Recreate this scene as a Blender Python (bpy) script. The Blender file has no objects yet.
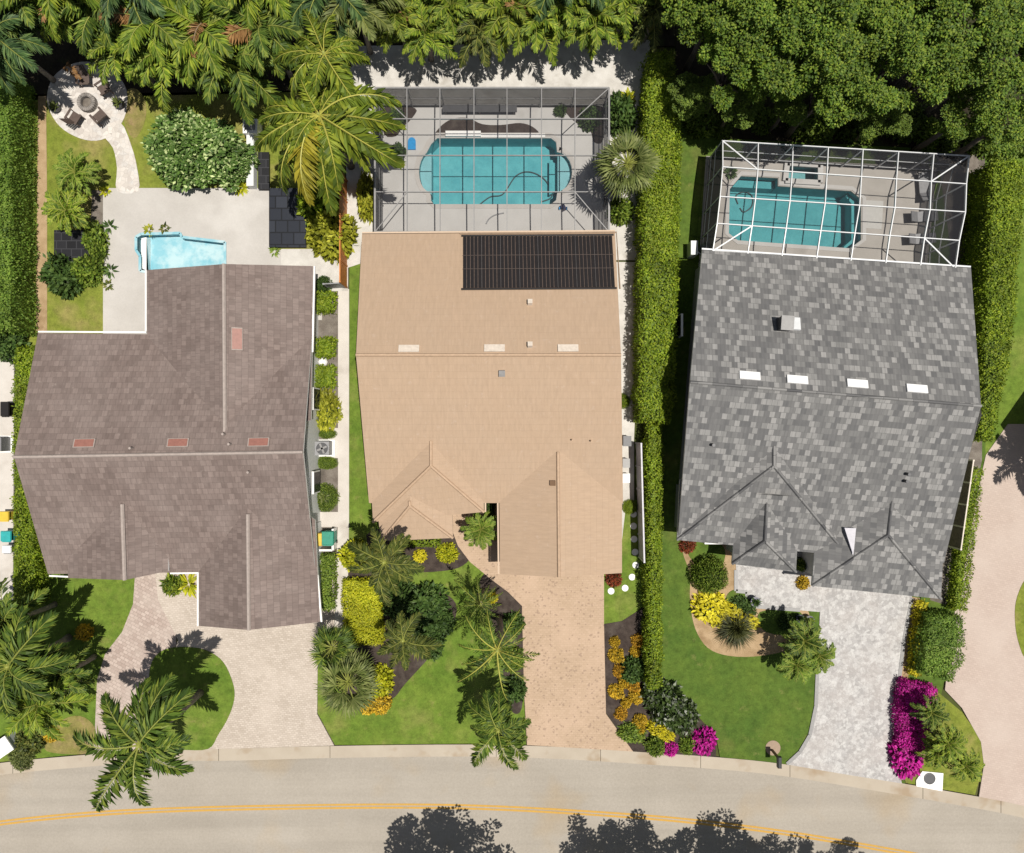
import bpy, bmesh, math, random
from mathutils import Vector, Matrix
PI = math.pi
S, H = 16.0, 43.0                       # pixels per metre on the ground, flying height of the camera
CX, CY = 512.0, 426.5
scn = bpy.context.scene
COL = scn.collection
G0 = 0.10                               # level of lawns and paving above the road
def P(px, py, h=G0):
    f = 1 - h / H
    return Vector(((px - CX) / S * f, (CY - py) / S * f, h))
def R(a): return math.radians(a)
def rnd(a, b): return random.uniform(a, b)

# ------------------------------------------------------------------ materials
def newmat(name):
    m = bpy.data.materials.new(name); m.use_nodes = True
    nt = m.node_tree
    return m, nt, nt.nodes['Principled BSDF']
def N(nt, t, **kw):
    n = nt.nodes.new(t)
    for k, v in kw.items(): setattr(n, k, v)
    return n
def L(nt, a, b): nt.links.new(a, b)
def pos(nt, sx=1, sy=1, sz=1, rot=0):
    g = N(nt, 'ShaderNodeNewGeometry'); mp = N(nt, 'ShaderNodeMapping')
    mp.inputs['Scale'].default_value = (sx, sy, sz); mp.inputs['Rotation'].default_value = (0, 0, rot)
    L(nt, g.outputs['Position'], mp.inputs['Vector']); return mp.outputs[0]
def uvs(nt):
    return N(nt, 'ShaderNodeUVMap').outputs[0]
def noise(nt, vec, scale, detail=4, rough=.6):
    n = N(nt, 'ShaderNodeTexNoise'); n.inputs['Scale'].default_value = scale
    n.inputs['Detail'].default_value = detail; n.inputs['Roughness'].default_value = rough
    L(nt, vec, n.inputs['Vector']); return n.outputs['Fac']
def ramp(nt, fac, stops, interp='LINEAR'):
    r = N(nt, 'ShaderNodeValToRGB'); cr = r.color_ramp; cr.interpolation = interp
    while len(cr.elements) < len(stops): cr.elements.new(.5)
    for e, (p, c) in zip(cr.elements, stops):
        e.position = p; e.color = (c if isinstance(c, tuple) else (c, c, c)) + (1,)
    L(nt, fac, r.inputs[0]); return r.outputs[0]
def mix(nt, fac, a, b, mode='MIX'):
    m = N(nt, 'ShaderNodeMix', data_type='RGBA', blend_type=mode)
    if isinstance(fac, (int, float)): m.inputs[0].default_value = fac
    else: L(nt, fac, m.inputs[0])
    for i, v in ((6, a), (7, b)):
        if isinstance(v, tuple): m.inputs[i].default_value = v + (1,)
        else: L(nt, v, m.inputs[i])
    return m.outputs[2]
def bump(nt, bsdf, hgt, strength, dist=.02):
    b = N(nt, 'ShaderNodeBump'); b.inputs['Strength'].default_value = strength; b.inputs['Distance'].default_value = dist
    L(nt, hgt, b.inputs['Height']); L(nt, b.outputs[0], bsdf.inputs['Normal'])
def plain(name, c, rough=.6, metal=0, var=.12, scale=6):
    m, nt, b = newmat(name)
    f = noise(nt, pos(nt), scale)
    lo = tuple(x * (1 - var) for x in c); hi = tuple(min(1, x * (1 + var)) for x in c)
    L(nt, ramp(nt, f, [(.3, lo), (.7, hi)]), b.inputs['Base Color'])
    b.inputs['Roughness'].default_value = rough; b.inputs['Metallic'].default_value = metal
    return m
def mottled(name, c1, c2, c3, s1, s2, t2=(.55, .7), rough=.95, bs=.5, bscale=25, fine=.25):
    m, nt, b = newmat(name); v = pos(nt)
    a = ramp(nt, noise(nt, v, s1, 5), [(.35, c1), (.65, c2)])
    k = ramp(nt, noise(nt, v, s2, 3), [(t2[0], 0.), (t2[1], 1.)])
    a = mix(nt, k, a, c3)
    fn = noise(nt, v, 9 if name.startswith('lawn') else bscale, 4, .8)
    if name.startswith('lawn'):
        a = mix(nt, 1.0, a, ramp(nt, noise(nt, v, 2.6, 6, .75), [(.3, .68), (.5, 1.), (.7, 1.25)]), 'MULTIPLY')
        a = mix(nt, ramp(nt, noise(nt, v, 1.1, 6, .7), [(.60, 0.), (.78, .7)]), a, (.30, .25, .10))
    a = mix(nt, 1.0, a, ramp(nt, fn, [(.3, 1 - fine), (.7, 1 + fine * .0 + .0)]), 'MULTIPLY')
    if name == 'road':
        a = mix(nt, 1.0, a, ramp(nt, noise(nt, pos(nt, .035, 1.1, 1), 1.0, 4, .55), [(.35, .93), (.5, 1.), (.66, 1.04)]), 'MULTIPLY')
        a = mix(nt, 1.0, a, ramp(nt, noise(nt, v, 7, 6, .8), [(.3, .86), (.7, 1.08)]), 'MULTIPLY')
    L(nt, a, b.inputs['Base Color']); b.inputs['Roughness'].default_value = rough
    b.inputs['Specular IOR Level'].default_value = .2
    bump(nt, b, fn, bs, .05); return m
def paver(name, c1, c2, mortar, bw, bh, rot=0, big=None, specks=None, msize=.015, rough=.85, bias=0, fine=.12):
    m, nt, b = newmat(name); v = pos(nt, rot=rot)
    br = N(nt, 'ShaderNodeTexBrick'); L(nt, v, br.inputs['Vector'])
    br.inputs['Scale'].default_value = 1; br.inputs['Brick Width'].default_value = bw; br.inputs['Row Height'].default_value = bh
    br.inputs['Mortar Size'].default_value = msize; br.inputs['Bias'].default_value = bias
    br.inputs['Color1'].default_value = c1 + (1,); br.inputs['Color2'].default_value = c2 + (1,); br.inputs['Mortar'].default_value = mortar + (1,)
    c = br.outputs['Color']
    if big: c = mix(nt, ramp(nt, noise(nt, v, big[1], 3), [(.4, 0.), (.7, big[2])]), c, big[0])
    if specks:
        vo = N(nt, 'ShaderNodeTexVoronoi'); vo.inputs['Scale'].default_value = specks[1]; L(nt, v, vo.inputs['Vector'])
        sp = N(nt, 'ShaderNodeSeparateColor'); L(nt, vo.outputs['Color'], sp.inputs[0])
        c = mix(nt, ramp(nt, sp.outputs[0], [(specks[2], 0.), (min(1, specks[2] + .04), specks[3])]), c, specks[0])
    fn = noise(nt, v, 18, 4)
    c = mix(nt, 1.0, c, ramp(nt, fn, [(.3, 1 - fine), (.7, 1.)]), 'MULTIPLY')
    L(nt, c, b.inputs['Base Color']); b.inputs['Roughness'].default_value = rough
    b.inputs['Specular IOR Level'].default_value = .25
    bump(nt, b, fn, .3, .02); return m
def cobble(name, cols, scale, big, rough=.85):
    m, nt, b = newmat(name); v = pos(nt)
    vo = N(nt, 'ShaderNodeTexVoronoi'); vo.inputs['Scale'].default_value = scale; L(nt, v, vo.inputs['Vector'])
    sp = N(nt, 'ShaderNodeSeparateColor'); L(nt, vo.outputs['Color'], sp.inputs[0])
    c = ramp(nt, sp.outputs[0], cols)
    c = mix(nt, ramp(nt, noise(nt, v, big[1], 4), [(.42, 0.), (.62, big[2])]), c, big[0])
    c = mix(nt, ramp(nt, noise(nt, v, 1.6, 5, .7), [(.5, 0.), (.62, .6)]), c, (.55, .54, .53))
    ed = N(nt, 'ShaderNodeTexVoronoi', feature='DISTANCE_TO_EDGE'); ed.inputs['Scale'].default_value = scale; L(nt, v, ed.inputs['Vector'])
    c = mix(nt, 1.0, c, ramp(nt, ed.outputs['Distance'], [(.0, .82), (.07, 1.)]), 'MULTIPLY')
    L(nt, c, b.inputs['Base Color']); b.inputs['Roughness'].default_value = rough
    bump(nt, b, ed.outputs['Distance'], .3, .03); return m
def tile_roof(name, cols, bw, bh, big, mortar_dark=.6, course=.35, ribs=0, bumpk=.6, streak=.12, wear=0.):
    m, nt, b = newmat(name); v = uvs(nt)
    br = N(nt, 'ShaderNodeTexBrick'); L(nt, v, br.inputs['Vector'])
    br.inputs['Scale'].default_value = 1; br.inputs['Brick Width'].default_value = bw; br.inputs['Row Height'].default_value = bh
    br.inputs['Mortar Size'].default_value = .012; br.inputs['Mortar Smooth'].default_value = .3
    br.inputs['Color1'].default_value = (0, 0, 0, 1); br.inputs['Color2'].default_value = (1, 1, 1, 1); br.inputs['Mortar'].default_value = (.3, .3, .3, 1)
    sp = N(nt, 'ShaderNodeSeparateColor'); L(nt, br.outputs['Color'], sp.inputs[0])
    c = ramp(nt, sp.outputs[0], cols)
    if big: c = mix(nt, ramp(nt, noise(nt, v, big[1], 4), [(.4, 0.), (.65, big[2])]), c, big[0])
    # overlapping courses: a saw-tooth height along the slope
    sx = N(nt, 'ShaderNodeSeparateXYZ'); L(nt, v, sx.inputs[0])
    dv = N(nt, 'ShaderNodeMath', operation='DIVIDE'); L(nt, sx.outputs[1], dv.inputs[0]); dv.inputs[1].default_value = bh
    fr = N(nt, 'ShaderNodeMath', operation='FRACT'); L(nt, dv.outputs[0], fr.inputs[0])
    c = mix(nt, 1.0, c, ramp(nt, br.outputs['Fac'], [(0., 1.), (1., mortar_dark)]), 'MULTIPLY')
    mp = N(nt, 'ShaderNodeMapping'); mp.inputs['Scale'].default_value = (3.2, .5, 1); L(nt, v, mp.inputs[0])
    st = noise(nt, mp.outputs[0], 2.2, 5, .7)
    c = mix(nt, 1.0, c, ramp(nt, st, [(.3, 1 - streak), (.65, 1.)]), 'MULTIPLY')
    if wear:
        c = mix(nt, ramp(nt, noise(nt, v, 2.6, 6, .75), [(.58, 0.), (.75, wear)]), c, (.55, .47, .42))
    L(nt, c, b.inputs['Base Color']); b.inputs['Roughness'].default_value = .8
    b.inputs['Specular IOR Level'].default_value = .3
    hgt = fr.outputs[0]
    if ribs:
        w = N(nt, 'ShaderNodeMath', operation='MULTIPLY'); L(nt, sx.outputs[0], w.inputs[0]); w.inputs[1].default_value = 2 * PI / ribs
        sn = N(nt, 'ShaderNodeMath', operation='SINE'); L(nt, w.outputs[0], sn.inputs[0])
        ad = N(nt, 'ShaderNodeMath', operation='MULTIPLY_ADD'); L(nt, sn.outputs[0], ad.inputs[0]); ad.inputs[1].default_value = .6; L(nt, fr.outputs[0], ad.inputs[2])
        hgt = ad.outputs[0]
    bump(nt, b, hgt, bumpk, .04); return m
def leafmat(name, c1, c2, c3, trans=.24, pos3=(.0, .5, 1.), rough=.55, spec=.25):
    m, nt, b = newmat(name)
    g = N(nt, 'ShaderNodeNewGeometry')
    c = ramp(nt, g.outputs['Random Per Island'], [(pos3[0], c1), (pos3[1], c2), (pos3[2], c3)])
    v = pos(nt)
    c = mix(nt, 1.0, c, ramp(nt, noise(nt, v, .8, 3), [(.3, .62), (.7, 1.25)]), 'MULTIPLY')
    L(nt, c, b.inputs['Base Color']); b.inputs['Roughness'].default_value = rough
    b.inputs['Specular IOR Level'].default_value = spec
    t = N(nt, 'ShaderNodeBsdfTranslucent'); L(nt, c, t.inputs[0])
    mx = N(nt, 'ShaderNodeMixShader'); mx.inputs[0].default_value = trans
    L(nt, b.outputs[0], mx.inputs[1]); L(nt, t.outputs[0], mx.inputs[2])
    L(nt, mx.outputs[0], nt.nodes['Material Output'].inputs[0]); return m
def screen(name, c, opac):
    m, nt, b = newmat(name)
    b.inputs['Base Color'].default_value = c + (1,); b.inputs['Roughness'].default_value = .9
    t = N(nt, 'ShaderNodeBsdfTransparent'); mx = N(nt, 'ShaderNodeMixShader'); mx.inputs[0].default_value = opac
    L(nt, t.outputs[0], mx.inputs[1]); L(nt, b.outputs[0], mx.inputs[2])
    L(nt, mx.outputs[0], nt.nodes['Material Output'].inputs[0]); return m
def water(name, tint):
    m, nt, b = newmat(name)
    t = N(nt, 'ShaderNodeBsdfTransparent'); t.inputs[0].default_value = tint + (1,)
    gl = N(nt, 'ShaderNodeBsdfGlossy'); gl.inputs['Roughness'].default_value = .05
    bm_ = N(nt, 'ShaderNodeBump'); bm_.inputs['Strength'].default_value = .25; bm_.inputs['Distance'].default_value = .05
    L(nt, noise(nt, pos(nt), 3.0, 3), bm_.inputs['Height']); L(nt, bm_.outputs[0], gl.inputs['Normal'])
    fz = N(nt, 'ShaderNodeFresnel'); fz.inputs[0].default_value = 1.33
    mx = N(nt, 'ShaderNodeMixShader'); L(nt, fz.outputs[0], mx.inputs[0]); L(nt, t.outputs[0], mx.inputs[1]); L(nt, gl.outputs[0], mx.inputs[2])
    L(nt, mx.outputs[0], nt.nodes['Material Output'].inputs[0]); return m

M = {}
M['ground'] = mottled('ground', (.06, .075, .02), (.09, .10, .03), (.15, .12, .06), .6, .3)
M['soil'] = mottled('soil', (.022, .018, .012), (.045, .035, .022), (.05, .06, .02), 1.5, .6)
M['lawn_rear'] = mottled('lawn_rear', (.165, .205, .028), (.215, .24, .04), (.30, .25, .09), .7, .32, (.5, .72), fine=.3)
M['lawn_front'] = mottled('lawn_front', (.105, .175, .022), (.155, .22, .032), (.22, .235, .06), .55, .35, (.52, .75), fine=.3)
M['lawn_deep'] = mottled('lawn_deep', (.07, .125, .02), (.105, .16, .025), (.16, .165, .045), .5, .28, (.56, .8), fine=.28)
M['mulch'] = mottled('mulch', (.05, .037, .032), (.085, .065, .055), (.11, .09, .075), 3, 1, fine=.45, bscale=30)
M['pale_mulch'] = mottled('pale_mulch', (.16, .135, .115), (.25, .22, .19), (.11, .095, .08), 2, .8, fine=.4)
M['tan_gravel'] = mottled('tan_gravel', (.36, .25, .14), (.46, .33, .2), (.3, .2, .11), 2, .8, fine=.25)
M['white_gravel'] = mottled('white_gravel', (.5, .475, .44), (.62, .595, .56), (.4, .37, .33), 1.2, .9, (.58, .75), fine=.15)
M['stone_patio'] = cobble('stone_patio', [(0., (.42, .38, .35)), (.5, (.53, .49, .45)), (1., (.62, .58, .54))], 3.6, ((.5, .45, .42), 1.0, .4))
M['concrete'] = mottled('concrete', (.44, .415, .39), (.49, .465, .44), (.53, .505, .48), .5, .25, fine=.12, bs=.1, bscale=12)
M['path'] = mottled('path', (.5, .46, .42), (.58, .54, .5), (.42, .38, .34), .8, .5, fine=.1, bs=.1)
M['deck'] = mottled('deck', (.46, .445, .43), (.51, .495, .48), (.42, .405, .39), .5, .4, fine=.06, bs=.1)
M['deck_tan'] = mottled('deck_tan', (.37, .345, .315), (.43, .40, .37), (.33, .305, .28), .5, .4, fine=.08, bs=.1)
M['drive_cream'] = paver('drive_cream', (.42, .36, .305), (.53, .465, .405), (.37, .315, .265), .22, .12, .1, ((.56, .49, .43), .5, .5), fine=.12)
M['walk_pink'] = paver('walk_pink', (.36, .28, .245), (.50, .41, .365), (.3, .24, .21), .3, .2, .5, ((.5, .43, .38), .6, .5), fine=.15)
M['drive_tan'] = paver('drive_tan', (.405, .295, .205), (.455, .335, .24), (.385, .28, .195), .24, .14, 0, ((.52, .38, .28), .4, .6), ((.22, .15, .115), 10, .9, .5), fine=.1)
M['drive_grey'] = cobble('drive_grey', [(0., (.30, .288, .284)), (.5, (.385, .372, .368)), (1., (.46, .45, .44))], 5.5, ((.38, .35, .335), .5, .55))
M['drive_pink'] = paver('drive_pink', (.43, .345, .30), (.475, .385, .335), (.41, .33, .285), .25, .13, .2, ((.50, .42, .37), .35, .6), fine=.1)
M['kerb'] = mottled('kerb', (.385, .33, .265), (.435, .38, .31), (.33, .255, .18), .4, .5, fine=.08, bs=.1)
M['white_paint'] = plain('white_paint', (.78, .77, .75), .5, var=.05)
M['yellow_line'] = mottled('yellow_line', (.58, .34, .075), (.52, .31, .085), (.42, .29, .13), 4, 2.5, (.55, .8), fine=.2)
M['wall_white'] = plain('wall_white', (.62, .63, .62), .8, var=.05)
M['wall_cream'] = plain('wall_cream', (.5, .38, .28), .8, var=.05)
M['wall_grey'] = plain('wall_grey', (.45, .44, .42), .8, var=.05)
M['dark_window'] = plain('dark_window', (.02, .025, .03), .1)
M['roof_brown'] = tile_roof('roof_brown', [(0., (.155, .118, .106)), (.5, (.188, .144, .13)), (1., (.225, .175, .158))], .32, .34, ((.26, .21, .192), .35, .45), .78, bumpk=.5, streak=.22, wear=.25)
M['roof_tan'] = tile_roof('roof_tan', [(0., (.40, .287, .199)), (1., (.412, .296, .207))], .33, .38, ((.405, .298, .214), .3, .5), .96, bumpk=.55, streak=.13, wear=.28)
M['roof_grey'] = tile_roof('roof_grey', [(0., (.108, .108, .111)), (.35, (.142, .14, .141)), (.62, (.178, .176, .174)), (.76, (.24, .236, .232)), (1., (.29, .283, .278))], .30, .34, ((.165, .163, .162), .5, .22), .9, ribs=.22, bumpk=.3, streak=.15)
M['cap_brown'] = plain('cap_brown', (.32, .27, .245), .8)
M['cap_tan'] = plain('cap_tan', (.40, .28, .19), .8)
M['cap_grey'] = paver('cap_grey', (.08, .08, .085), (.26, .255, .25), (.1, .1, .1), .8, .8, 0)
M['skylight_red'] = plain('skylight_red', (.26, .115, .09), .5)
M['skylight_pale'] = plain('skylight_pale', (.56, .49, .42), .4)
M['skylight_white'] = plain('skylight_white', (.74, .74, .74), .3, var=.04)
M['dark_metal'] = plain('dark_metal', (.06, .06, .065), .5, .3)
M['grey_metal'] = plain('grey_metal', (.22, .22, .23), .5, .2)
M['pole_grey'] = plain('pole_grey', (.21, .205, .205), .5)
M['white_metal'] = plain('white_metal', (.60, .61, .625), .4, var=.04)
M['screen_roof'] = screen('screen_roof', (.05, .05, .058), .19)
M['screen_wall'] = screen('screen_wall', (.075, .075, .078), .85)
M['screen_navy'] = screen('screen_navy', (.012, .017, .036), .97)
M['screen_soft'] = screen('screen_soft', (.022, .024, .034), .74)
M['plaster_teal'] = mottled('plaster_teal', (.115, .38, .42), (.155, .455, .485), (.18, .49, .52), 1.2, .5, fine=.16, bs=.1, bscale=7)
M['plaster_pale'] = plain('plaster_pale', (.25, .44, .47), .6, var=.08, scale=2)
M['plaster_deep'] = mottled('plaster_deep', (.10, .33, .355), (.13, .39, .41), (.145, .42, .44), 1.2, .5, fine=.16, bs=.1, bscale=7)
M['plaster_ice'] = mottled('plaster_ice', (.20, .42, .50), (.31, .51, .57), (.46, .58, .61), .8, .9, (.45, .62), fine=.05, bs=.1)  # whitish patches paint in the light patterns of the shallow water
M['spa_green'] = plain('spa_green', (.13, .35, .37), .6)
M['water'] = water('water', (.86, .965, .98))
M['water_clear'] = water('water_clear', (.95, .985, .99))
M['fence_grey'] = plain('fence_grey', (.42, .41, .45), .5)
M['strap_grey'] = plain('strap_grey', (.10, .09, .09), .6)
M['orange_wood'] = plain('orange_wood', (.46, .17, .04), .7, var=.25, scale=3)
M['brown_wood'] = plain('brown_wood', (.085, .06, .05), .7, var=.2)
M['bark'] = plain('bark', (.14, .11, .085), .9, var=.3, scale=5)
M['palm_bark'] = plain('palm_bark', (.22, .19, .155), .9, var=.3, scale=7)
M['rachis'] = plain('rachis', (.26, .28, .06), .5)
M['rachis_yellow'] = plain('rachis_yellow', (.38, .36, .07), .5)
M['rock'] = plain('rock', (.2, .18, .165), .9, var=.4, scale=4)
M['black_plastic'] = plain('black_plastic', (.012, .0095, .0095), .45)
M['green_plastic'] = plain('green_plastic', (.02, .22, .15), .45)
M['teal_plastic'] = plain('teal_plastic', (.03, .33, .33), .45)
M['yellow_plastic'] = plain('yellow_plastic', (.6, .42, .05), .45)
M['blue_plastic'] = plain('blue_plastic', (.01, .24, .55), .4)
M['navy_glaze'] = plain('navy_glaze', (.012, .014, .05), .25)
M['terracotta'] = plain('terracotta', (.3, .13, .07), .8)
M['copper'] = plain('copper', (.26, .18, .12), .6)
M['brown_paint'] = plain('brown_paint', (.15, .085, .045), .6)
# foliage
LF = {}
def lm(k, *a, **kw):
    g = 1.25 if k in ('oak',) else 2.1 if k in ('speckle',) else 1.5 if k in ('lime', 'orange', 'gold') else 1.2 if k == 'yellow' else 1.75 if k in ('hedge', 'hedge_deep', 'hedge_gold') else 1.65 if k in ('palm_lime', 'palm_coco', 'shrub') else 1.0 if k in ('yellow', 'orange', 'gold', 'magenta', 'red', 'frond_dry', 'frond_gold', 'lime') else (1.2 if k in ('palm_silver',) else 1.4)
    LF[k] = leafmat('leaf_' + k, *[tuple(x * g for x in c) for c in a], **kw)
lm('palm_deep', (.02, .04, .007), (.062, .105, .015), (.16, .195, .028))
lm('palm_lime', (.03, .055, .006), (.09, .138, .013), (.205, .235, .026))
lm('palm_blue', (.015, .035, .012), (.045, .085, .026), (.10, .15, .045))
lm('palm_coco', (.04, .062, .008), (.09, .125, .012), (.175, .195, .02))
lm('palm_olive', (.025, .038, .01), (.065, .085, .016), (.15, .15, .035))
lm('palm_silver', (.06, .085, .018), (.12, .145, .038), (.2, .22, .075))
lm('frond_dry', (.22, .11, .04), (.3, .16, .06), (.4, .24, .1))
lm('frond_gold', (.2, .19, .02), (.32, .28, .025), (.42, .36, .04))
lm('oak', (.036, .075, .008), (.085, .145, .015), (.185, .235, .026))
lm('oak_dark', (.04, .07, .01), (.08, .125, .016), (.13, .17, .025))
lm('hedge', (.05, .08, .004), (.095, .14, .008), (.175, .21, .016))
lm('hedge_gold', (.10, .11, .008), (.18, .19, .016), (.28, .27, .03))
lm('hedge_deep', (.04, .075, .01), (.075, .13, .016), (.13, .18, .03))
lm('shrub', (.045, .075, .01), (.09, .14, .016), (.16, .2, .03))
lm('shrub_dark', (.022, .045, .01), (.045, .085, .018), (.08, .125, .03))
lm('speckle', (.03, .06, .012), (.06, .105, .02), (.30, .34, .16), pos3=(0., .72, 1.))
lm('lime', (.17, .2, .008), (.27, .28, .012), (.38, .36, .02))
lm('yellow', (.3, .27, .012), (.5, .44, .018), (.66, .58, .04))
lm('orange', (.10, .075, .012), (.36, .19, .018), (.5, .31, .03))
lm('gold', (.12, .10, .012), (.42, .27, .018), (.52, .36, .035))
lm('red', (.05, .03, .012), (.2, .04, .02), (.33, .08, .03))
lm('magenta', (.2, .02, .10), (.5, .010, .28), (.66, .03, .40), trans=.2)
lm('pale_spot', (.028, .05, .012), (.06, .09, .022), (.30, .31, .27), pos3=(0., .7, 1.))
lm('grass_tuft', (.022, .028, .01), (.045, .052, .014), (.09, .09, .028))

# ------------------------------------------------------------------ mesh builder
class MB:
    def __init__(s): s.v = []; s.f = []; s.m = []; s.uv = None
    def face(s, pts, m=0):
        i = len(s.v); s.v += [tuple(p) for p in pts]; s.f.append(tuple(range(i, i + len(pts)))); s.m.append(m)
    def hexa(s, c, m=0):                        # 8 corners: bottom 4 ccw, top 4 ccw
        i = len(s.v); s.v += [tuple(p) for p in c]
        for q in ((3, 2, 1, 0), (4, 5, 6, 7), (0, 1, 5, 4), (1, 2, 6, 5), (2, 3, 7, 6), (3, 0, 4, 7)):
            s.f.append(tuple(i + k for k in q)); s.m.append(m)
    def box(s, c, d, rz=0, m=0, top=1.0):
        cx, cy, cz = c; x, y, z = d[0] / 2, d[1] / 2, d[2] / 2; ca, sa = math.cos(rz), math.sin(rz); o = []
        for zz, k in ((-z, 1), (z, top)):
            for a, b in ((-x, -y), (x, -y), (x, y), (-x, y)):
                a *= k; b *= k
                o.append((cx + a * ca - b * sa, cy + a * sa + b * ca, cz + zz))
        s.hexa(o, m)
    def beam(s, p, q, w, h=None, m=0):
        h = h or w; p, q = Vector(p), Vector(q); d = (q - p)
        if d.length < 1e-6: return
        d.normalize(); up = Vector((0, 0, 1)) if abs(d.z) < .95 else Vector((1, 0, 0))
        u = d.cross(up).normalized() * w / 2; n = u.normalized().cross(d).normalized() * h / 2
        s.hexa([p - u - n, p + u - n, q + u - n, q - u - n, p - u + n, p + u + n, q + u + n, q - u + n], m)
    def tube(s, pts, rad, n=7, m=0, cap=True):
        pts = [Vector(p) for p in pts]; i0 = len(s.v); k = len(pts)
        for i, p in enumerate(pts):
            d = (pts[min(i + 1, k - 1)] - pts[max(i - 1, 0)]).normalized()
            up = Vector((0, 0, 1)) if abs(d.z) < .9 else Vector((1, 0, 0))
            u = d.cross(up).normalized(); w = u.cross(d); r = rad[i] if isinstance(rad, (list, tuple)) else rad
            for j in range(n):
                a = 2 * PI * j / n; s.v.append(tuple(p + u * math.cos(a) * r + w * math.sin(a) * r))
        for i in range(k - 1):
            for j in range(n):
                a = i0 + i * n + j; b = i0 + i * n + (j + 1) % n
                s.f.append((a, b, b + n, a + n)); s.m.append(m)
        if cap:
            s.f.append(tuple(i0 + j for j in reversed(range(n)))); s.m.append(m)
            s.f.append(tuple(i0 + (k - 1) * n + j for j in range(n))); s.m.append(m)
    def lathe(s, c, prof, n=20, m=0):
        i0 = len(s.v)
        for r, z in prof:
            for j in range(n):
                a = 2 * PI * j / n; s.v.append((c[0] + r * math.cos(a), c[1] + r * math.sin(a), c[2] + z))
        for i in range(len(prof) - 1):
            for j in range(n):
                a = i0 + i * n + j; b = i0 + i * n + (j + 1) % n
                s.f.append((a, b, b + n, a + n)); s.m.append(m)
        s.f.append(tuple(i0 + j for j in reversed(range(n)))); s.m.append(m)
        s.f.append(tuple(i0 + (len(prof) - 1) * n + j for j in range(n))); s.m.append(m)
    def prism(s, pts, z0, z1, m=0):
        pts = [(p[0], p[1]) for p in pts]
        a = sum(pts[i][0] * pts[(i + 1) % len(pts)][1] - pts[(i + 1) % len(pts)][0] * pts[i][1] for i in range(len(pts)))
        if a < 0: pts = pts[::-1]
        n = len(pts); i0 = len(s.v)
        s.v += [(x, y, z0) for x, y in pts] + [(x, y, z1) for x, y in pts]
        s.f.append(tuple(i0 + i for i in reversed(range(n)))); s.m.append(m)
        s.f.append(tuple(i0 + n + i for i in range(n))); s.m.append(m)
        for i in range(n):
            j = (i + 1) % n; s.f.append((i0 + i, i0 + j, i0 + n + j, i0 + n + i)); s.m.append(m)
    def leaf(s, p, d, w, Lh, lift=0, m=0):     # folded leaf: base, two sides, tip
        t = p + d * Lh; c = p + d * Lh * .5; c.z += lift
        i = len(s.v); s.v += [tuple(p), tuple(c - w), tuple(t), tuple(c + w)]
        s.f.append((i, i + 1, i + 2, i + 3)); s.m.append(m)
    def mesh(s, name, mats):
        me = bpy.data.meshes.new(name); me.from_pydata(s.v, [], s.f)
        for m in (mats if isinstance(mats, (list, tuple)) else [mats]): me.materials.append(m)
        me.polygons.foreach_set('material_index', s.m); me.update(); return me
    def build(s, name, mats, parent=None, smooth=False):
        if parent is not None:
            o = parent.matrix_world.translation if False else parent.location
            s.v = [(x - o[0], y - o[1], z - o[2]) for x, y, z in s.v]
        return put(name, s.mesh(name, mats), parent, smooth=smooth)
def put(name, me, parent=None, loc=(0, 0, 0), rz=0, sc=1, smooth=False):
    o = bpy.data.objects.new(name, me); COL.objects.link(o); o.location = loc; o.rotation_euler = (0, 0, rz)
    o.scale = (sc, sc, sc) if isinstance(sc, (int, float)) else sc
    if parent is not None: o.parent = parent
    if smooth and me:
        for p in me.polygons: p.use_smooth = True
    return o
def tag(o, label, cat, group=None):
    o['label'] = label; o['category'] = cat
    if group: o['group'] = group
    return o
def thing(name, label, cat, loc=(0, 0, 0), rz=0, group=None):
    o = bpy.data.objects.new(name, None); COL.objects.link(o); o.location = loc; o.rotation_euler = (0, 0, rz); o.empty_display_size = .3
    return tag(o, label, cat, group)
def smoothpts(pts, n=6, closed=True):
    out = []; k = len(pts); rng = range(k) if closed else range(k - 1)
    for i in rng:
        g = (lambda j: pts[j % k]) if closed else (lambda j: pts[max(0, min(k - 1, j))])
        p0, p1, p2, p3 = g(i - 1), g(i), g(i + 1), g(i + 2)
        for t in range(n):
            t /= n
            out.append(tuple(.5 * (2 * p1[a] + (p2[a] - p0[a]) * t + (2 * p0[a] - 5 * p1[a] + 4 * p2[a] - p3[a]) * t * t + (3 * p1[a] - p0[a] - 3 * p2[a] + p3[a]) * t ** 3) for a in (0, 1)))
    if not closed: out.append(tuple(pts[-1][:2]))
    return out
def sheet(name, pts, z, mat, holes=(), skirt=.1, kind='structure', px=True, wob=0):
    """flat ground sheet with a vertical edge all round; holes are lists of px points"""
    bm = bmesh.new()
    def loop(ps):
        vs = [bm.verts.new(P(*p, z) if px else (p[0], p[1], z)) for p in ps]
        return [bm.edges.new((vs[i], vs[(i + 1) % len(vs)])) for i in range(len(vs))]
    ed = loop(pts)
    for h in holes: ed += loop(h)
    bmesh.ops.triangle_fill(bm, use_beauty=True, edges=ed)
    for f in bm.faces:
        if f.normal.z < 0: f.normal_flip()
    if skirt:
        be = [e for e in bm.edges if e.is_boundary]
        r = bmesh.ops.extrude_edge_only(bm, edges=be)
        for v in r['geom']:
            if isinstance(v, bmesh.types.BMVert): v.co.z -= skirt
    me = bpy.data.meshes.new(name); bm.to_mesh(me); bm.free(); me.materials.append(mat)
    o = put(name, me)
    if kind: o['kind'] = kind
    return o
def rect(x0, y0, x1, y1): return [(x0, y0), (x1, y0), (x1, y1), (x0, y1)]
def ell(cx, cy, rx, ry, n=28, a0=0, a1=360):
    return [(cx + rx * math.cos(R(a0 + (a1 - a0) * i / n)), cy + ry * math.sin(R(a0 + (a1 - a0) * i / n))) for i in range(n)]

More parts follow.
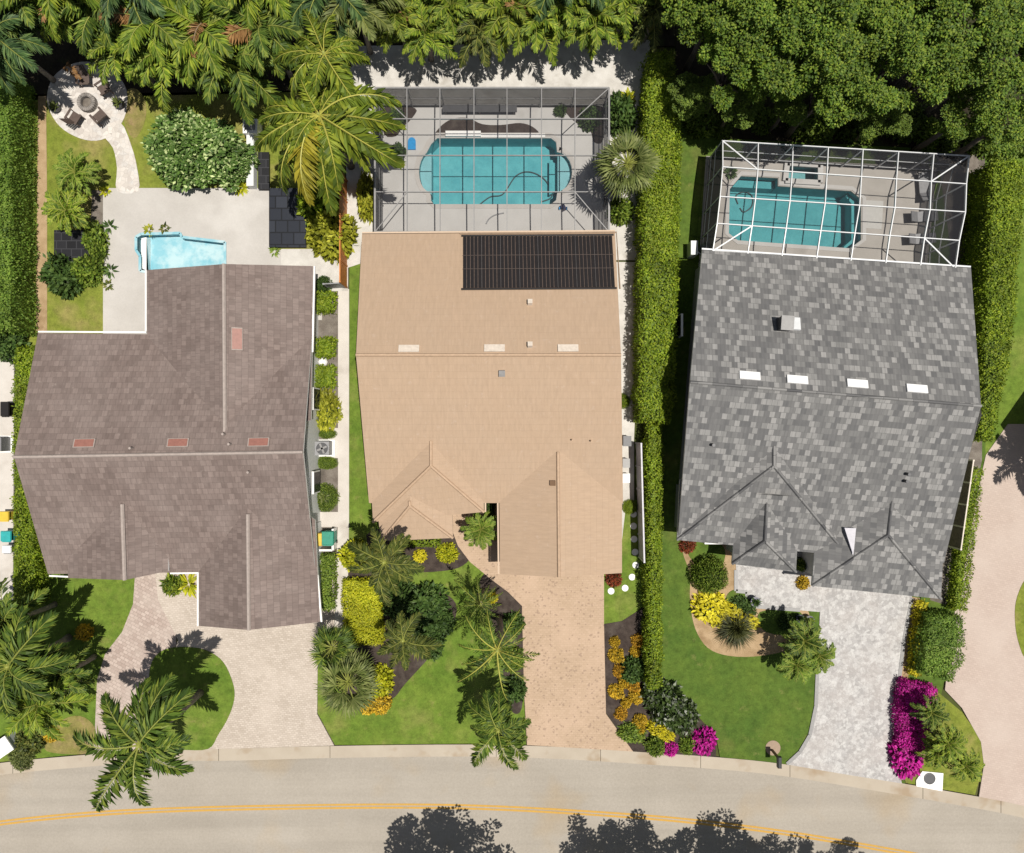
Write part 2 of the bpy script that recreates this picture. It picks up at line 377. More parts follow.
# ------------------------------------------------------------------ pools' outlines (px on the ground)
mid_pool = [(431, 144), (435, 140), (437, 138), (551, 138), (556, 142), (557, 152)] + ell(557, 172, 15, 20, 10, -85, 85) + [(557, 194), (556, 201), (551, 205), (434, 205), (431, 201), (431, 196)] + ell(431, 172, 12, 21, 10, 95, 265) 
rt_pool = [(729, 190), (741, 176), (778, 178), (778, 186), (851, 191), (861, 199), (861, 240), (849, 249), (737, 241), (728, 234)]
rt_spa = [(787, 163.5), (820, 165.5), (820, 183), (785, 181)]
ice_pool = [(136, 237), (141, 234), (180, 233), (182, 237), (225, 242), (225, 285), (147, 285), (147, 272), (140, 271), (140, 256), (136, 250)]

# ------------------------------------------------------------------ the setting
big = [(-3000, -3000), (4024, -3000), (4024, 4000), (-3000, 4000)]
sheet('ground', [(-150 * 16 + 512, -2400), (512 + 2400, -2400), (512 + 2400, 3250), (512 - 2400, 3250)], 0, M['ground'], holes=[mid_pool, rt_pool, rt_spa, ice_pool], skirt=0)
kt = [(-260, 812), (-120, 786), (-40, 769), (0, 763), (60, 757), (155, 750), (240, 748.5), (330, 746), (470, 744.5), (560, 747), (640, 752), (720, 757.5), (790, 765), (900, 783), (980, 797), (1024, 806), (1120, 829), (1260, 868)]
kt = smoothpts(kt, 4, False)
def off(pts, d): return [(x, y + d) for x, y in pts]
EP = 90
sheet('road', off(kt, 11) + off(kt, 116)[::-1], .012, M_road := None or mottled('road', (.335, .30, .256), (.375, .338, .292), (.365, .28, .18), .22, .16, (.55, .8), fine=.1, bs=.15, bscale=30), skirt=0)
def strip(name, top, d0, d1, z0, z1, mat, kind='structure'):
    mb = MB()
    for i in range(len(top) - 1):
        (x0, y0), (x1, y1) = top[i], top[i + 1]
        a, b, c, d = P(x0, y0 + d0, z0), P(x1, y1 + d0, z0), P(x1, y1 + d1, z1), P(x0, y0 + d1, z1)
        mb.face([a, d, c, b])
        for p, q in ((a, b), (d, c)):
            mb.face([p, q, (q[0], q[1], 0), (p[0], p[1], 0)])
    o = mb.build(name, mat); o['kind'] = kind; return o
strip('kerb', kt, 0, 12, .135, .03, M['kerb'])
strip('kerb', kt, 115, 127, .03, .135, M['kerb'])
jm = MB()                                             # joints across the kerb
for i in range(3, len(kt) - 2, 5):
    (x, y) = kt[i]
    if -30 < x < 1060: jm.beam(P(x, y, .138), P(x, y + 12, .034), .025, .006)
o = jm.build('kerb_joints', M['soil']); o['kind'] = 'structure'
yl = smoothpts([(-200, 858), (-60, 832), (0, 823), (60, 816.5), (140, 811), (256, 807.5), (400, 806), (500, 808), (620, 815), (700, 822), (780, 832), (860, 845), (940, 860), (1060, 888)], 5, False)
strip('road_marking', yl, -2.5, -.5, .018, .018, M['yellow_line'])
strip('road_marking', yl, .7, 2.7, .018, .018, M['yellow_line'])
sheet('verge', off(kt, 127) + [(1300, 1400), (-300, 1400)], G0, M['lawn_front'])

# back band under the palms and trees
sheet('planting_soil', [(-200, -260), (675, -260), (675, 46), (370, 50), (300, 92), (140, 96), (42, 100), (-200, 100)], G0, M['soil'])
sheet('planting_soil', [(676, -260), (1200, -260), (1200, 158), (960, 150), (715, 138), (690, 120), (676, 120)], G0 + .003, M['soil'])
# lot of the brown-roofed house
sheet('lawn', [(-60, 96), (345, 90), (345, 345), (-60, 345)], G0, M['lawn_rear'], holes=[ice_pool])
sheet('garden_bed', [(38, 96), (46, 96), (47, 200), (47, 335), (40, 345), (36, 330)], G0 + .02, M['tan_gravel'])
sheet('garden_bed', [(92, 190), (104, 190), (104, 250), (96, 262), (90, 240)], G0 + .02, M['pale_mulch'])
sheet('patio', [(103, 188), (270, 188), (270, 250), (322, 250), (322, 320), (160, 320), (160, 344), (103, 344)], .13, M['concrete'], holes=[ice_pool], skirt=.13)
sheet('dry_soil', smoothpts([(126, 92), (138, 90), (146, 104), (144, 124), (134, 138), (124, 122)], 4), G0 + .01, mottled('lawn_dry', (.2, .19, .05), (.27, .22, .085), (.32, .22, .12), 1.5, 1))
sheet('fire_pit_terrace', smoothpts([(47, 96), (54, 76), (72, 64), (92, 62), (112, 70), (125, 86), (127, 104), (122, 122), (106, 138), (86, 140), (64, 130), (51, 114)], 4), .135, M['stone_patio'])
sheet('garden_path', smoothpts([(104, 134), (113, 148), (117, 168), (117, 191), (138, 191), (137, 168), (131, 145), (120, 122)], 3), .139, M['stone_patio'])
sheet('gravel', [(281, 249), (348, 249), (348, 291), (322, 291), (322, 300), (300, 300), (281, 274)], .142, M['white_gravel'], skirt=.1)
sheet('garden_bed', [(300, 291), (339, 291), (339, 530), (325, 600), (310, 600)], G0 + .01, M['pale_mulch'])
sheet('side_path', [(338, 289), (349, 289), (349, 520), (347, 640), (334, 640), (338, 520)], .136, M['path'])
sheet('side_path', [(318, 512), (338, 512), (338, 527), (318, 527)], .125, M['path'])
sheet('side_path', [(328, 428), (338.5, 428), (338.5, 458), (328, 458)], .125, M['path'])
sheet('lawn', [(349.5, 262), (385, 262), (385, 530), (349, 545)], G0, M['lawn_front'])
sheet('white_path', [(346, 150), (375, 150), (375, 240), (365, 262), (347, 268)], G0 + .02, M['white_gravel'])
sheet('lawn', [(-60, 560), (145, 560), (136, 580), (133, 604), (122, 632), (105, 654), (97, 680), (95, 726), (94, 753), (60, 756), (0, 762), (-60, 772)], G0, M['lawn_front'])
sheet('dry_soil', smoothpts([(44, 748), (60, 722), (80, 716), (95, 728), (94, 751), (66, 754)], 4), G0 + .01, mottled('lawn_dry', (.2, .19, .05), (.27, .22, .085), (.32, .22, .12), 1.5, 1))
isl = smoothpts([(150, 700), (150, 668), (160, 652), (180, 647), (205, 650), (223, 662), (233, 684), (234, 700), (228, 718), (218, 735), (208, 749), (180, 750), (155, 751)], 4)
sheet('lawn', isl, .16, M['lawn_front'], skirt=.1)
sheet('walkway', [(136, 560), (157, 560), (160, 600), (176, 628), (176, 660), (150, 755), (93, 757), (95, 726), (97, 680), (105, 654), (122, 632), (133, 604)], .115, M['walk_pink'])
sheet('driveway', [(154, 560), (345, 560), (345, 588), (347, 628), (318, 629), (317, 714), (334, 745.5), (207, 749.5), (160, 700), (178, 640), (158, 600)], .13, M['drive_cream'])
# lot of the tan-roofed house
sheet('white_gravel_yard', [(350, 46), (500, 44), (520, 40), (650, 40), (648, 130), (640, 200), (640, 260), (368, 260), (374, 236), (374, 150), (350, 150)], G0 + .01, M['white_gravel'], holes=[mid_pool])
sheet('side_gravel', [(610, 262), (641, 262), (634, 440), (634, 500), (626, 505), (622, 540), (600, 540)], G0 + .012, M['white_gravel'])
sheet('lawn', [(317.5, 713), (318, 630), (347.5, 630), (349, 545), (372, 530), (600, 530), (604, 500), (648, 500), (648, 560), (643, 606), (622, 624), (604, 626), (520, 600), (526, 744.5), (470, 743.5), (335, 745)], G0 + .004, M['lawn_front'])
sheet('mulch_bed', smoothpts([(372, 530), (455, 528), (464, 540), (471, 556), (458, 568), (430, 572), (408, 571), (386, 562), (374, 556)], 4), G0 + .02, M['mulch'])
sheet('mulch_bed', smoothpts([(352, 556), (384, 580), (412, 584), (438, 590), (456, 604), (452, 626), (432, 654), (405, 684), (390, 700), (352, 708), (342, 650), (346, 590)], 4), G0 + .024, M['mulch'])
sheet('mulch_bed', smoothpts([(484, 574), (500, 586), (519, 598), (523, 630), (523, 700), (516, 714), (507, 700), (500, 650), (490, 622), (477, 600)], 4), G0 + .028, M['mulch'])
sheet('driveway', [(494, 500), (604, 500), (604, 625), (606, 714), (633, 751.5), (560, 747), (527, 745), (524, 690), (522, 606), (508, 592), (492, 580), (470, 562), (458, 546), (452, 530), (452, 500)], .14, M['drive_tan'], skirt=.14)
sheet('mulch_bed', [(604, 624), (622, 621), (636, 612), (645, 606), (647, 680), (672, 690), (716, 736), (716, 756.5), (656, 753), (633, 751), (606, 713)], G0 + .02, M['mulch'])
# lot of the grey-roofed house
sheet('lawn', [(648, 110), (990, 110), (985, 480), (962, 600), (940, 700), (905, 784), (790, 764.5), (720, 757), (716, 735), (672, 689), (648, 680)], G0 - .002, M['lawn_deep'], holes=[rt_pool, rt_spa])
sheet('lawn', [(985, 130), (1200, 130), (1200, 424), (985, 470)], G0 - .004, M['lawn_front'])
sheet('gravel_bed', smoothpts([(684, 540), (690, 575), (690, 600), (695, 628), (708, 648), (730, 656), (760, 656), (788, 650), (808, 640), (806, 606), (775, 598), (748, 604), (740, 560), (735, 530)], 4), G0 + .01, M['tan_gravel'])
sheet('lawn', smoothpts([(686, 542), (722, 545), (722, 566), (704, 570), (693, 562)], 4), G0 + .03, M['lawn_deep'])
sheet('lawn', smoothpts([(733, 590), (746, 594), (752, 608), (742, 612), (726, 600)], 4), G0 + .03, M['lawn_deep'])
sheet('lawn', smoothpts([(760, 612), (800, 612), (804, 634), (766, 632)], 4), G0 + .03, M['lawn_deep'])
sheet('driveway', [(736, 540), (912, 560), (912, 598), (904, 640), (897, 700), (893, 745), (902, 783.5), (846, 774.5), (787, 764.5), (800, 752), (810, 735), (816, 706), (818, 660), (820, 612), (747, 606), (747, 592), (736, 591)], .14, M['drive_grey'], skirt=.14)
eb = MB()                                                # grey stone edging of that driveway
for pl in ([(736, 570), (736, 591), (747, 592), (747, 606), (800, 610)], [(818, 660), (816, 706), (810, 735), (800, 752), (787, 764)], [(912, 598), (904, 640), (897, 700), (893, 745), (901, 780)]):
    for a, b in zip(pl, pl[1:]): eb.beam(P(*a, .145), P(*b, .145), .22, .03)
o = eb.build('driveway_edging', M['pole_grey']); o['kind'] = 'structure'
sheet('gravel_bed', [(905, 596), (920, 598), (914, 640), (906, 690), (897, 700), (903, 640)], G0 + .02, M['tan_gravel'])
sheet('gravel_bed', [(936, 145), (985, 150), (982, 460), (960, 560), (946, 605), (930, 600), (955, 470), (958, 300)], G0 + .008, M['pale_mulch'])
sheet('mulch_bed', [(893, 690), (938, 692), (962, 712), (982, 740), (985, 760), (975, 795), (906, 783), (894, 748)], G0 + .016, M['lawn_rear'])
sheet('driveway', [(1200, 424), (1008, 424), (986, 455), (976, 500), (966, 560), (955, 610), (945, 690), (962, 708), (981, 742), (984, 765), (979, 797), (1024, 806), (1120, 829), (1200, 850)], .13, M['drive_pink'])
sheet('lawn', smoothpts([(1060, 560), (1030, 575), (1019, 592), (1015, 612), (1018, 640), (1030, 664), (1060, 670)], 4), .15, M['lawn_rear'])
sheet('side_path', [(-120, 350), (14, 350), (13, 600), (-120, 600)], .13, M['path'])

# ------------------------------------------------------------------ pools
def basin(mb, pts, z_top, depth, m=0):
    pts = [P(*p, 0) for p in pts]; n = len(pts)
    a = sum(pts[i].x * pts[(i + 1) % n].y - pts[(i + 1) % n].x * pts[i].y for i in range(n))
    if a < 0: pts = pts[::-1]
    for i in range(n):
        p, q = pts[i], pts[(i + 1) % n]
        mb.face([(p.x, p.y, z_top), (q.x, q.y, z_top), (q.x, q.y, -depth), (p.x, p.y, -depth)][::-1], m)
    mb.face([(p.x, p.y, -depth) for p in pts], m)
def shrink(pts, k):
    cx = sum(p[0] for p in pts) / len(pts); cy = sum(p[1] for p in pts) / len(pts)
    return [(cx + (x - cx) * k, cy + (y - cy) * k) for x, y in pts]
def flat(pts, z):
    mb = MB(); q = [P(*p, 0) for p in pts]; n = len(q)
    a = sum(q[i].x * q[(i + 1) % n].y - q[(i + 1) % n].x * q[i].y for i in range(n))
    if a < 0: q = q[::-1]
    mb.face([(p.x, p.y, z) for p in q]); return mb
pl = thing('swimming_pool', 'turquoise pool with rounded ends and a dark hose, beside the tan roof', 'swimming pool', P(494, 172, 0))
mb = MB(); basin(mb, mid_pool, .14, 1.35); mb.build('basin', M['plaster_teal'], pl)
mb = MB()
mb.prism([P(*p, 0) for p in [(431, 152)] + ell(431, 172, 11.5, 20.5, 10, 265, 95) + [(431, 193)]][::1], -1.3, -.28); mb.build('step', M['plaster_pale'], pl)
mb = MB()
mb.prism([P(*p, 0) for p in [(558, 152)] + ell(558, 172, 13.5, 19.5, 10, -85, 85) + [(558, 193)]], -1.3, -.3); mb.build('step', M['plaster_pale'], pl)
mb = MB()
mb.prism([P(*p, 0) for p in [(550, 155)] + ell(553, 172, 11, 15, 10, -80, 80) + [(550, 190)]], -1.32, -.9); mb.build('step', M['plaster_teal'], pl)
flat(mid_pool, .05).build('water', M['water'], pl)
mb = MB(); mb.prism([P(*p, 0) for p in rect(446, 133, 481, 138.2)], .14, .34); mb.prism([P(*p, 0) for p in rect(480, 135, 545, 138.2)], .14, .2)
mb.build('stone_ledge', M['white_paint'], pl)
hp = smoothpts([(478, 206), (490, 197), (503, 194), (516, 176), (530, 172), (545, 180), (552, 196), (541, 202)], 8, False)
tag(MB().__class__() and (lambda b: (b.tube([P(x, y, -1.3) for x, y in hp], .04, 6), b.build('pool_hose', M['dark_metal']))[1])(MB()), 'long dark hose curving across the turquoise pool water', 'hose')
def coping(pts, root, w, mat, z=.172):
    q = [P(*p, 0) for p in pts]; q = [p for i, p in enumerate(q) if (p - q[i - 1]).length > .02]; n = len(q)
    ar = sum(q[i].x * q[(i + 1) % n].y - q[(i + 1) % n].x * q[i].y for i in range(n))
    if ar < 0: q = q[::-1]
    out = []
    for i in range(n):
        d = (q[(i + 1) % n] - q[i - 1]).normalized(); out.append(q[i] + Vector((d.y, -d.x, 0)) * w)
    b = MB()
    for i in range(n):
        j = (i + 1) % n; a_, c_, e_, f_ = q[i], q[j], out[j], out[i]
        b.face([(f_.x, f_.y, z), (e_.x, e_.y, z), (c_.x, c_.y, z), (a_.x, a_.y, z)])
        b.face([(a_.x, a_.y, z), (c_.x, c_.y, z), (c_.x, c_.y, .02), (a_.x, a_.y, .02)][::-1] if False else [(c_.x, c_.y, z), (c_.x, c_.y, .1), (a_.x, a_.y, .1), (a_.x, a_.y, z)])
        b.face([(f_.x, f_.y, .141), (e_.x, e_.y, .141), (e_.x, e_.y, z), (f_.x, f_.y, z)])
    b.build('coping', mat, root)
coping(mid_pool, pl, .26, M['concrete'])
rp = thing('swimming_pool', 'blue green pool with square spa corner under the white framed screen cage', 'swimming pool', P(795, 212, 0))
mb = MB(); basin(mb, rt_pool, .14, 1.4); mb.build('basin', M['plaster_deep'], rp)
flat(rt_pool, .05).build('water', M['water'], rp)
mb = MB(); mb.prism([P(*p, 0) for p in [(861, 199), (861, 240), (849, 249), (846, 246), (855, 238), (855, 201), (849, 194), (851, 191)]], -1.38, -.45); mb.build('step', M['plaster_deep'], rp)
mb = MB(); mb.prism([P(*p, 0) for p in [(741, 177), (777, 179), (777, 186), (735, 184)]], -1.38, -.55); mb.build('step', M['plaster_deep'], rp)
coping(rt_pool, rp, .24, M['deck'])
mb = MB(); basin(mb, rt_spa, .3, .9); mb.build('spa_basin', M['spa_green'], rp)
flat(rt_spa, .2).build('spa_water', M['water_clear'], rp)
mb = MB()
for a, b in zip(rt_spa, rt_spa[1:] + rt_spa[:1]): mb.beam(P(*a, .22), P(*b, .22), .32, .18)
mb.build('spa_rim', M['deck'], rp)
mb = MB(); mb.prism([P(*p, 0) for p in [(864, 201), (882, 202), (880, 230), (864, 229)]], .10, .17); mb.build('sun_shelf', M['wall_grey'], rp)
hp2 = smoothpts([(738, 204), (736, 196), (744, 192), (752, 196), (752, 206), (744, 212), (740, 208)], 6, False)
b = MB(); b.tube([P(x, y, -1.35) for x, y in hp2], .04, 6); tag(b.build('pool_hose', M['dark_metal']), 'short dark hose looped in the blue green pool', 'hose')
ip = thing('plunge_pool', 'pale ice blue pool with white patches against the brown roof edge', 'pool', P(182, 255, 0))
mb = MB(); basin(mb, ice_pool, .15, .55); mb.build('basin', M['plaster_ice'], ip)
flat(ice_pool, -.1).build('water', M['water_clear'], ip)
mb = MB()
for a, b in zip(ice_pool[:5], ice_pool[1:6]): mb.beam(P(*a, .16), P(*b, .16), .16, .05)
for a, b in zip(ice_pool[7:], ice_pool[8:] + ice_pool[:1]): mb.beam(P(*a, .16), P(*b, .16), .16, .05)
mb.build('rim', M['plaster_ice'], ip)
mb = MB(); mb.prism([P(*p, 0) for p in [(141, 238), (146, 237), (146, 284), (148, 284), (148, 271), (141, 268)]], -.54, -.05); mb.build('step', M['white_paint'], ip)

# ------------------------------------------------------------------ houses
def shell(mb, faces, th=.16, mtop=0, medge=1):
    """roof slab: sloping faces, fascia on every open edge, flat underside; with slope-aligned uv"""
    key = {}; vs = []
    def vid(p):
        k = (round(p.x, 3), round(p.y, 3), round(p.z, 3))
        if k not in key: key[k] = len(vs); vs.append(p)
        return key[k]
    fi = [[vid(p) for p in f] for f in faces]; edges = {}
    i0 = len(mb.v); n = len(vs); mb.v += [tuple(p) for p in vs] + [(p.x, p.y, p.z - th) for p in vs]
    for f in fi:
        a, b, c = vs[f[0]], vs[f[1]], vs[f[2]]
        if (b - a).cross(c - a).z < 0: f.reverse()
        mb.f.append(tuple(i0 + k for k in f)); mb.m.append(mtop)
        mb.f.append(tuple(i0 + n + k for k in reversed(f))); mb.m.append(medge)
        for k in range(len(f)): edges[(f[k], f[(k + 1) % len(f)])] = 1
    for (a, b) in edges:
        if (b, a) not in edges: mb.f.append((i0 + a, i0 + n + a, i0 + n + b, i0 + b)); mb.m.append(medge)
def wing(rf, wl, ra, rb, la, lb, qa, qb, hip=False, hipb=False, inset=.45, th=.16, wall=True):
    """a = outer end, b = inner end; r ridge, l / q the two eaves"""
    fs = [[ra, rb, lb, la], [rb, ra, qa, qb]]
    if hip: fs.append([ra, la, qa])
    if hipb: fs.append([rb, qb, lb])
    shell(rf, fs, th)
    if not wall: return
    c = (la + lb + qa + qb) / 4
    def ins(p, q, r):                            # move p towards q and r by the overhang
        return p + (q - p).normalized() * inset + (r - p).normalized() * inset
    L_, Lb, Q_, Qb = ins(la, lb, qa), ins(lb, la, qb), ins(qa, qb, la), ins(qb, qa, lb)
    zt = min(la.z, qa.z) - .03
    def at(p, z): return (p.x, p.y, z)
    b = [at(p, .05) for p in (L_, Q_, Qb, Lb)]; t = [at(p, zt) for p in (L_, Q_, Qb, Lb)]
    wl.hexa(b + t)
    for (p, q, r, h) in ((L_, Q_, ra, hip), (Qb, Lb, rb, hipb)):
        if not h:
            m = (p + q) / 2; wl.face([at(p, zt - .02), at(q, zt - .02), at(m, r.z - th - .06)])
            wl.face([at(p, zt - .02), at(m, r.z - th - .06), at(q, zt - .02)])
def set_uv(me, origin=(0, 0, 0)):
    uv = me.uv_layers.new(name='UVMap'); o = Vector(origin)
    for p in me.polygons:
        n = p.normal
        u = Vector((0, 0, 1)).cross(n)
        u = u.normalized() if u.length > .05 else Vector((1, 0, 0))
        w = n.cross(u)
        for li in p.loop_indices:
            c = me.vertices[me.loops[li].vertex_index].co + o
            uv.data[li].uv = (c.dot(u), c.dot(w))
def hit(px, py, plane):                           # where the sight line through a pixel meets a roof plane
    a, b, c = plane; n = (b - a).cross(c - a).normalized()
    if n.z < 0: n = -n
    o = Vector((0, 0, H)); d = P(px, py, 0) - o
    return o + d * ((a - o).dot(n) / d.dot(n)), n
def roof_box(px, py, plane, w, d, h, mb, m=0, along=None):
    p, n = hit(px, py, plane); u = Vector((0, 0, 1)).cross(n).normalized(); v = n.cross(u)
    u2, v2 = u * w / 2, v * d / 2; a = p - n * .03; b = p + n * h
    mb.hexa([a - u2 - v2, a + u2 - v2, a + u2 + v2, a - u2 + v2, b - u2 - v2, b + u2 - v2, b + u2 + v2, b - u2 + v2], m)
    return p, n
def caps(lines, r=.1, dz=.03, w=None):
    mb = MB()
    for a, b in lines:
        a = a + Vector((0, 0, dz)); b = b + Vector((0, 0, dz)); mb.tube([a, b], r, 6)
    return mb
def openings(mb_f, mb_g, p, q, z0, z1, along, w, outn):
    d = (q - p).normalized(); c = p + d * along
    g = Vector(outn) * .03
    mb_f.beam(Vector((c.x, c.y, (z0 + z1) / 2)) + g * .5 - d * (w / 2 + .06), Vector((c.x, c.y, (z0 + z1) / 2)) + g * .5 + d * (w / 2 + .06), .10, z1 - z0 + .12)
    mb_g.beam(Vector((c.x, c.y, (z0 + z1) / 2)) + g - d * w / 2, Vector((c.x, c.y, (z0 + z1) / 2)) + g + d * w / 2, .10, z1 - z0)
def window(house, x, y, z0, z1, w, horizontal, name='window'):
    """window or door standing just proud of a wall; horizontal = runs along x"""
    c = P(x, y, 0); a = Vector((w / 2, 0, 0)) if horizontal else Vector((0, w / 2, 0)); zc = Vector((0, 0, (z0 + z1) / 2)); c.z = 0
    b = MB(); b.beam(c + zc - a * 1.12, c + zc + a * 1.12, .12, z1 - z0 + .14)
    f = b.build(name, M['white_paint'], house)
    g = MB(); g.beam(c + zc - a, c + zc + a, .16, z1 - z0); o_ = g.build('pane', M['dark_window'], house); o_.parent = f
    return f

# --- brown-roofed house
h1 = thing('brown_roof_house', 'white walled house with a worn brown shingle roof and pale ridge strips', 'house', P(200, 450, .05))
rf, wl = MB(), MB()
e = 2.95
m1 = dict(ra=P(14, 457, 5.5), rb=P(303, 452, 5.5), la=P(38, 333, e), lb=P(312, 336, e), qa=P(48, 574, e), qb=P(315, 571, e))
wing(rf, wl, **m1)
w1 = dict(ra=P(224, 264, 4.92), rb=P(225, 448, 4.92), la=P(147, 270, e + .02), lb=P(147, 420, e + .02), qa=P(313, 266, e + .02), qb=P(311, 420, e + .02)); wing(rf, wl, **w1)
g1 = dict(ra=P(249, 630, 4.36), rb=P(247, 470, 4.36), la=P(199, 626, e + .03), lb=P(199, 520, e + .03), qa=P(320, 622, e + .03), qb=P(315, 520, e + .03)); wing(rf, wl, **g1)
p1 = dict(ra=P(125, 580, 4.55), rb=P(122, 480, 4.55), la=P(68, 578, 3.3), lb=P(68, 520, 3.3), qa=P(168, 571, 3.3), qb=P(168, 520, 3.3)); wing(rf, wl, **p1, wall=False)
wl.prism([P(*p, e) for p in rect(78, 540, 160, 569)], .05, 3.1)
r1 = rf.build('roof', [M['roof_brown'], M['white_paint']], h1); set_uv(r1.data, h1.location)
wl.build('wall', M['wall_white'], h1)
b = caps([(m1['ra'], m1['rb'])], .11); b.build('ridge_cap', M['cap_brown'], r1) if False else None
def sub(mb, name, mats, root, part): # sub-part: the part shares its root's origin
    o = mb.build(name, mats, root); o.parent = part; return o
sub(caps([(m1['ra'], m1['rb'])], .10), 'ridge_cap', M['cap_brown'], h1, r1)
sub(caps([(w1['ra'], P(225, 432, 4.92))], .11), 'ridge_cap', M['cap_brown'], h1, r1)
sub(caps([(g1['ra'], P(248, 514, 4.36))], .11), 'ridge_cap', M['cap_brown'], h1, r1)
sub(caps([(p1['ra'], P(122.5, 504, 4.55))], .11), 'ridge_cap', M['cap_brown'], h1, r1)
NP = (m1['ra'], m1['rb'], m1['la']); SP = (m1['ra'], m1['rb'], m1['qa'])
RP = (w1['ra'], w1['rb'], w1['qa'])
for px, py in ((85, 443.5), (178.5, 443), (259, 442.5)):
    b = MB(); roof_box(px, py, NP, 1.16, .5, .10, b); f = sub(b, 'skylight_frame', M['cap_brown'], h1, r1)
    b = MB(); roof_box(px, py, NP, 1.05, .42, .115, b); o = b.build('skylight', M['skylight_red'], h1); o.parent = r1
b = MB(); roof_box(237, 339, RP, 1.15, .52, .115, b); o = b.build('skylight', M['skylight_red'], h1); o.parent = r1
b = MB(); roof_box(237, 339, RP, 1.26, .58, .10, b); sub(b, 'skylight_frame', M['cap_brown'], h1, r1)
for px, py, pl_ in ((225, 434, NP), (231, 444, NP), (250, 472, SP), (133, 448, NP)):
    b = MB(); p, n = hit(px, py, pl_); b.tube([p - n * .05, p + Vector((0, 0, .35))], .07, 8); sub(b, 'vent_pipe', M['cap_brown'], h1, r1)
def gutter(root, segs, mat):
    for a, c in segs:
        b = MB(); d = Vector((0, 0, -.07)); b.beam(a + d, c + d, .09, .12); b.build('gutter', mat, root)
up = Vector((0, .08, 0)); dn = Vector((0, -.08, 0)); rt = Vector((.08, 0, 0)); lt = Vector((-.08, 0, 0))
gutter(h1, [(m1['la'] + up, P(146, 333.6, e) + up), (w1['la'] + lt, P(147, 331, e) + lt), (w1['qa'] + rt, P(311, 352, e) + rt), (P(49, 574.5, e) + dn, P(68, 575.5, e) + dn), (P(170, 572, e) + dn, P(198, 571.5, e) + dn), (P(199, 571, e) + lt, g1['la'] + lt), (P(316, 575, e) + rt, g1['qa'] + rt)], M['white_paint'])
window(h1, 259, 611, .1, 2.3, 4.6, True, 'garage_door'); window(h1, 235, 289, .1, 2.2, 2.4, True, 'patio_door')
window(h1, 322.5, 400, .9, 2.1, 1.2, False); window(h1, 322.8, 480, .9, 2.1, 1.2, False); window(h1, 184, 558, .1, 2.2, 1.1, True, 'front_door')

# --- tan-roofed house
h2 = thing('tan_roof_house', 'house with a smooth pale tan roof carrying a black solar heater panel', 'house', P(490, 400, .05))
rf, wl = MB(), MB()
m2 = dict(ra=P(356, 355, 5.7), rb=P(621, 355, 5.7), la=P(362, 234, 3), lb=P(615, 232, 3), qa=P(369, 503, 2.9), qb=P(623, 503, 2.9)); wing(rf, wl, **m2)
f2 = dict(ra=P(431, 466, 4.1), rb=P(431, 420, 4.1), la=P(373, 522, 2.92), lb=P(369, 450, 2.92), qa=P(484, 512, 2.92), qb=P(483, 450, 2.92)); wing(rf, wl, **f2, hip=True)
n2 = dict(ra=P(410, 506, 3.45), rb=P(410, 485, 3.45), la=P(381, 541, 2.84), lb=P(376, 500, 2.84), qa=P(453, 538, 2.84), qb=P(452, 500, 2.84)); wing(rf, wl, **n2, hip=True)
g2 = dict(ra=P(559, 577, 3.95), rb=P(558, 420, 3.95), la=P(500, 574, 2.92), lb=P(499, 470, 2.92), qa=P(622, 573, 2.92), qb=P(622, 470, 2.92)); wing(rf, wl, **g2)
r2 = rf.build('roof', [M['roof_tan'], M['wall_cream']], h2); set_uv(r2.data, h2.location)
wl.build('wall', M['wall_cream'], h2)
for a, c in ((m2['ra'], m2['rb']), (P(431, 441, 4.1), f2['ra']), (f2['ra'], f2['la']), (f2['ra'], f2['qa']), (P(409.6, 501, 3.45), n2['ra']), (n2['ra'], n2['qa']), (n2['ra'], n2['la']), (P(558, 452, 3.95), g2['ra'])):
    sub(caps([(a, c)], .095, .02), 'ridge_cap', M['cap_tan'], h2, r2)
NP = (m2['ra'], m2['rb'], m2['la']); SP = (m2['ra'], m2['rb'], m2['qa']); GL = (g2['ra'], g2['rb'], g2['la'])
for px, py in ((409, 349), (494.5, 348.5), (568, 348.5)):
    b = MB(); roof_box(px, py, NP, 1.12, .42, .09, b); sub(b, 'skylight', M['skylight_pale'], h2, r2)
for px, py, pl_ in ((530, 303.5, NP), (530, 346, NP)):
    b = MB(); p, n = roof_box(px, py, pl_, .26, .26, .28, b); sub(b, 'roof_vent', M['skylight_pale'], h2, r2)
b = MB(); roof_box(502, 373, SP, .34, .34, .16, b); sub(b, 'roof_vent', M['pole_grey'], h2, r2)
b = MB(); roof_box(553, 483, GL, .3, .3, .14, b); sub(b, 'roof_vent', M['brown_paint'], h2, r2)
for px, py in ((572, 440), (591, 441)):
    b = MB(); p, n = hit(px, py, SP); b.tube([p - n * .05, p + Vector((0, 0, .3))], .05, 8); sub(b, 'vent_pipe', M['cap_tan'], h2, r2)
gutter(h2, [(m2['la'] + up, m2['lb'] + up), (g2['la'] + lt, P(499, 487, 2.9) + lt), (P(484, 486, 2.9) + rt, f2['qa'] + rt)], M['wall_cream'])
window(h2, 561, 557.8, .1, 2.3, 4.8, True, 'garage_door'); window(h2, 478, 252, .1, 2.3, 5.0, True, 'patio_door'); window(h2, 427, 524, .9, 2.2, 1.5, True); window(h2, 606, 400, .9, 2.1, 1.2, False)
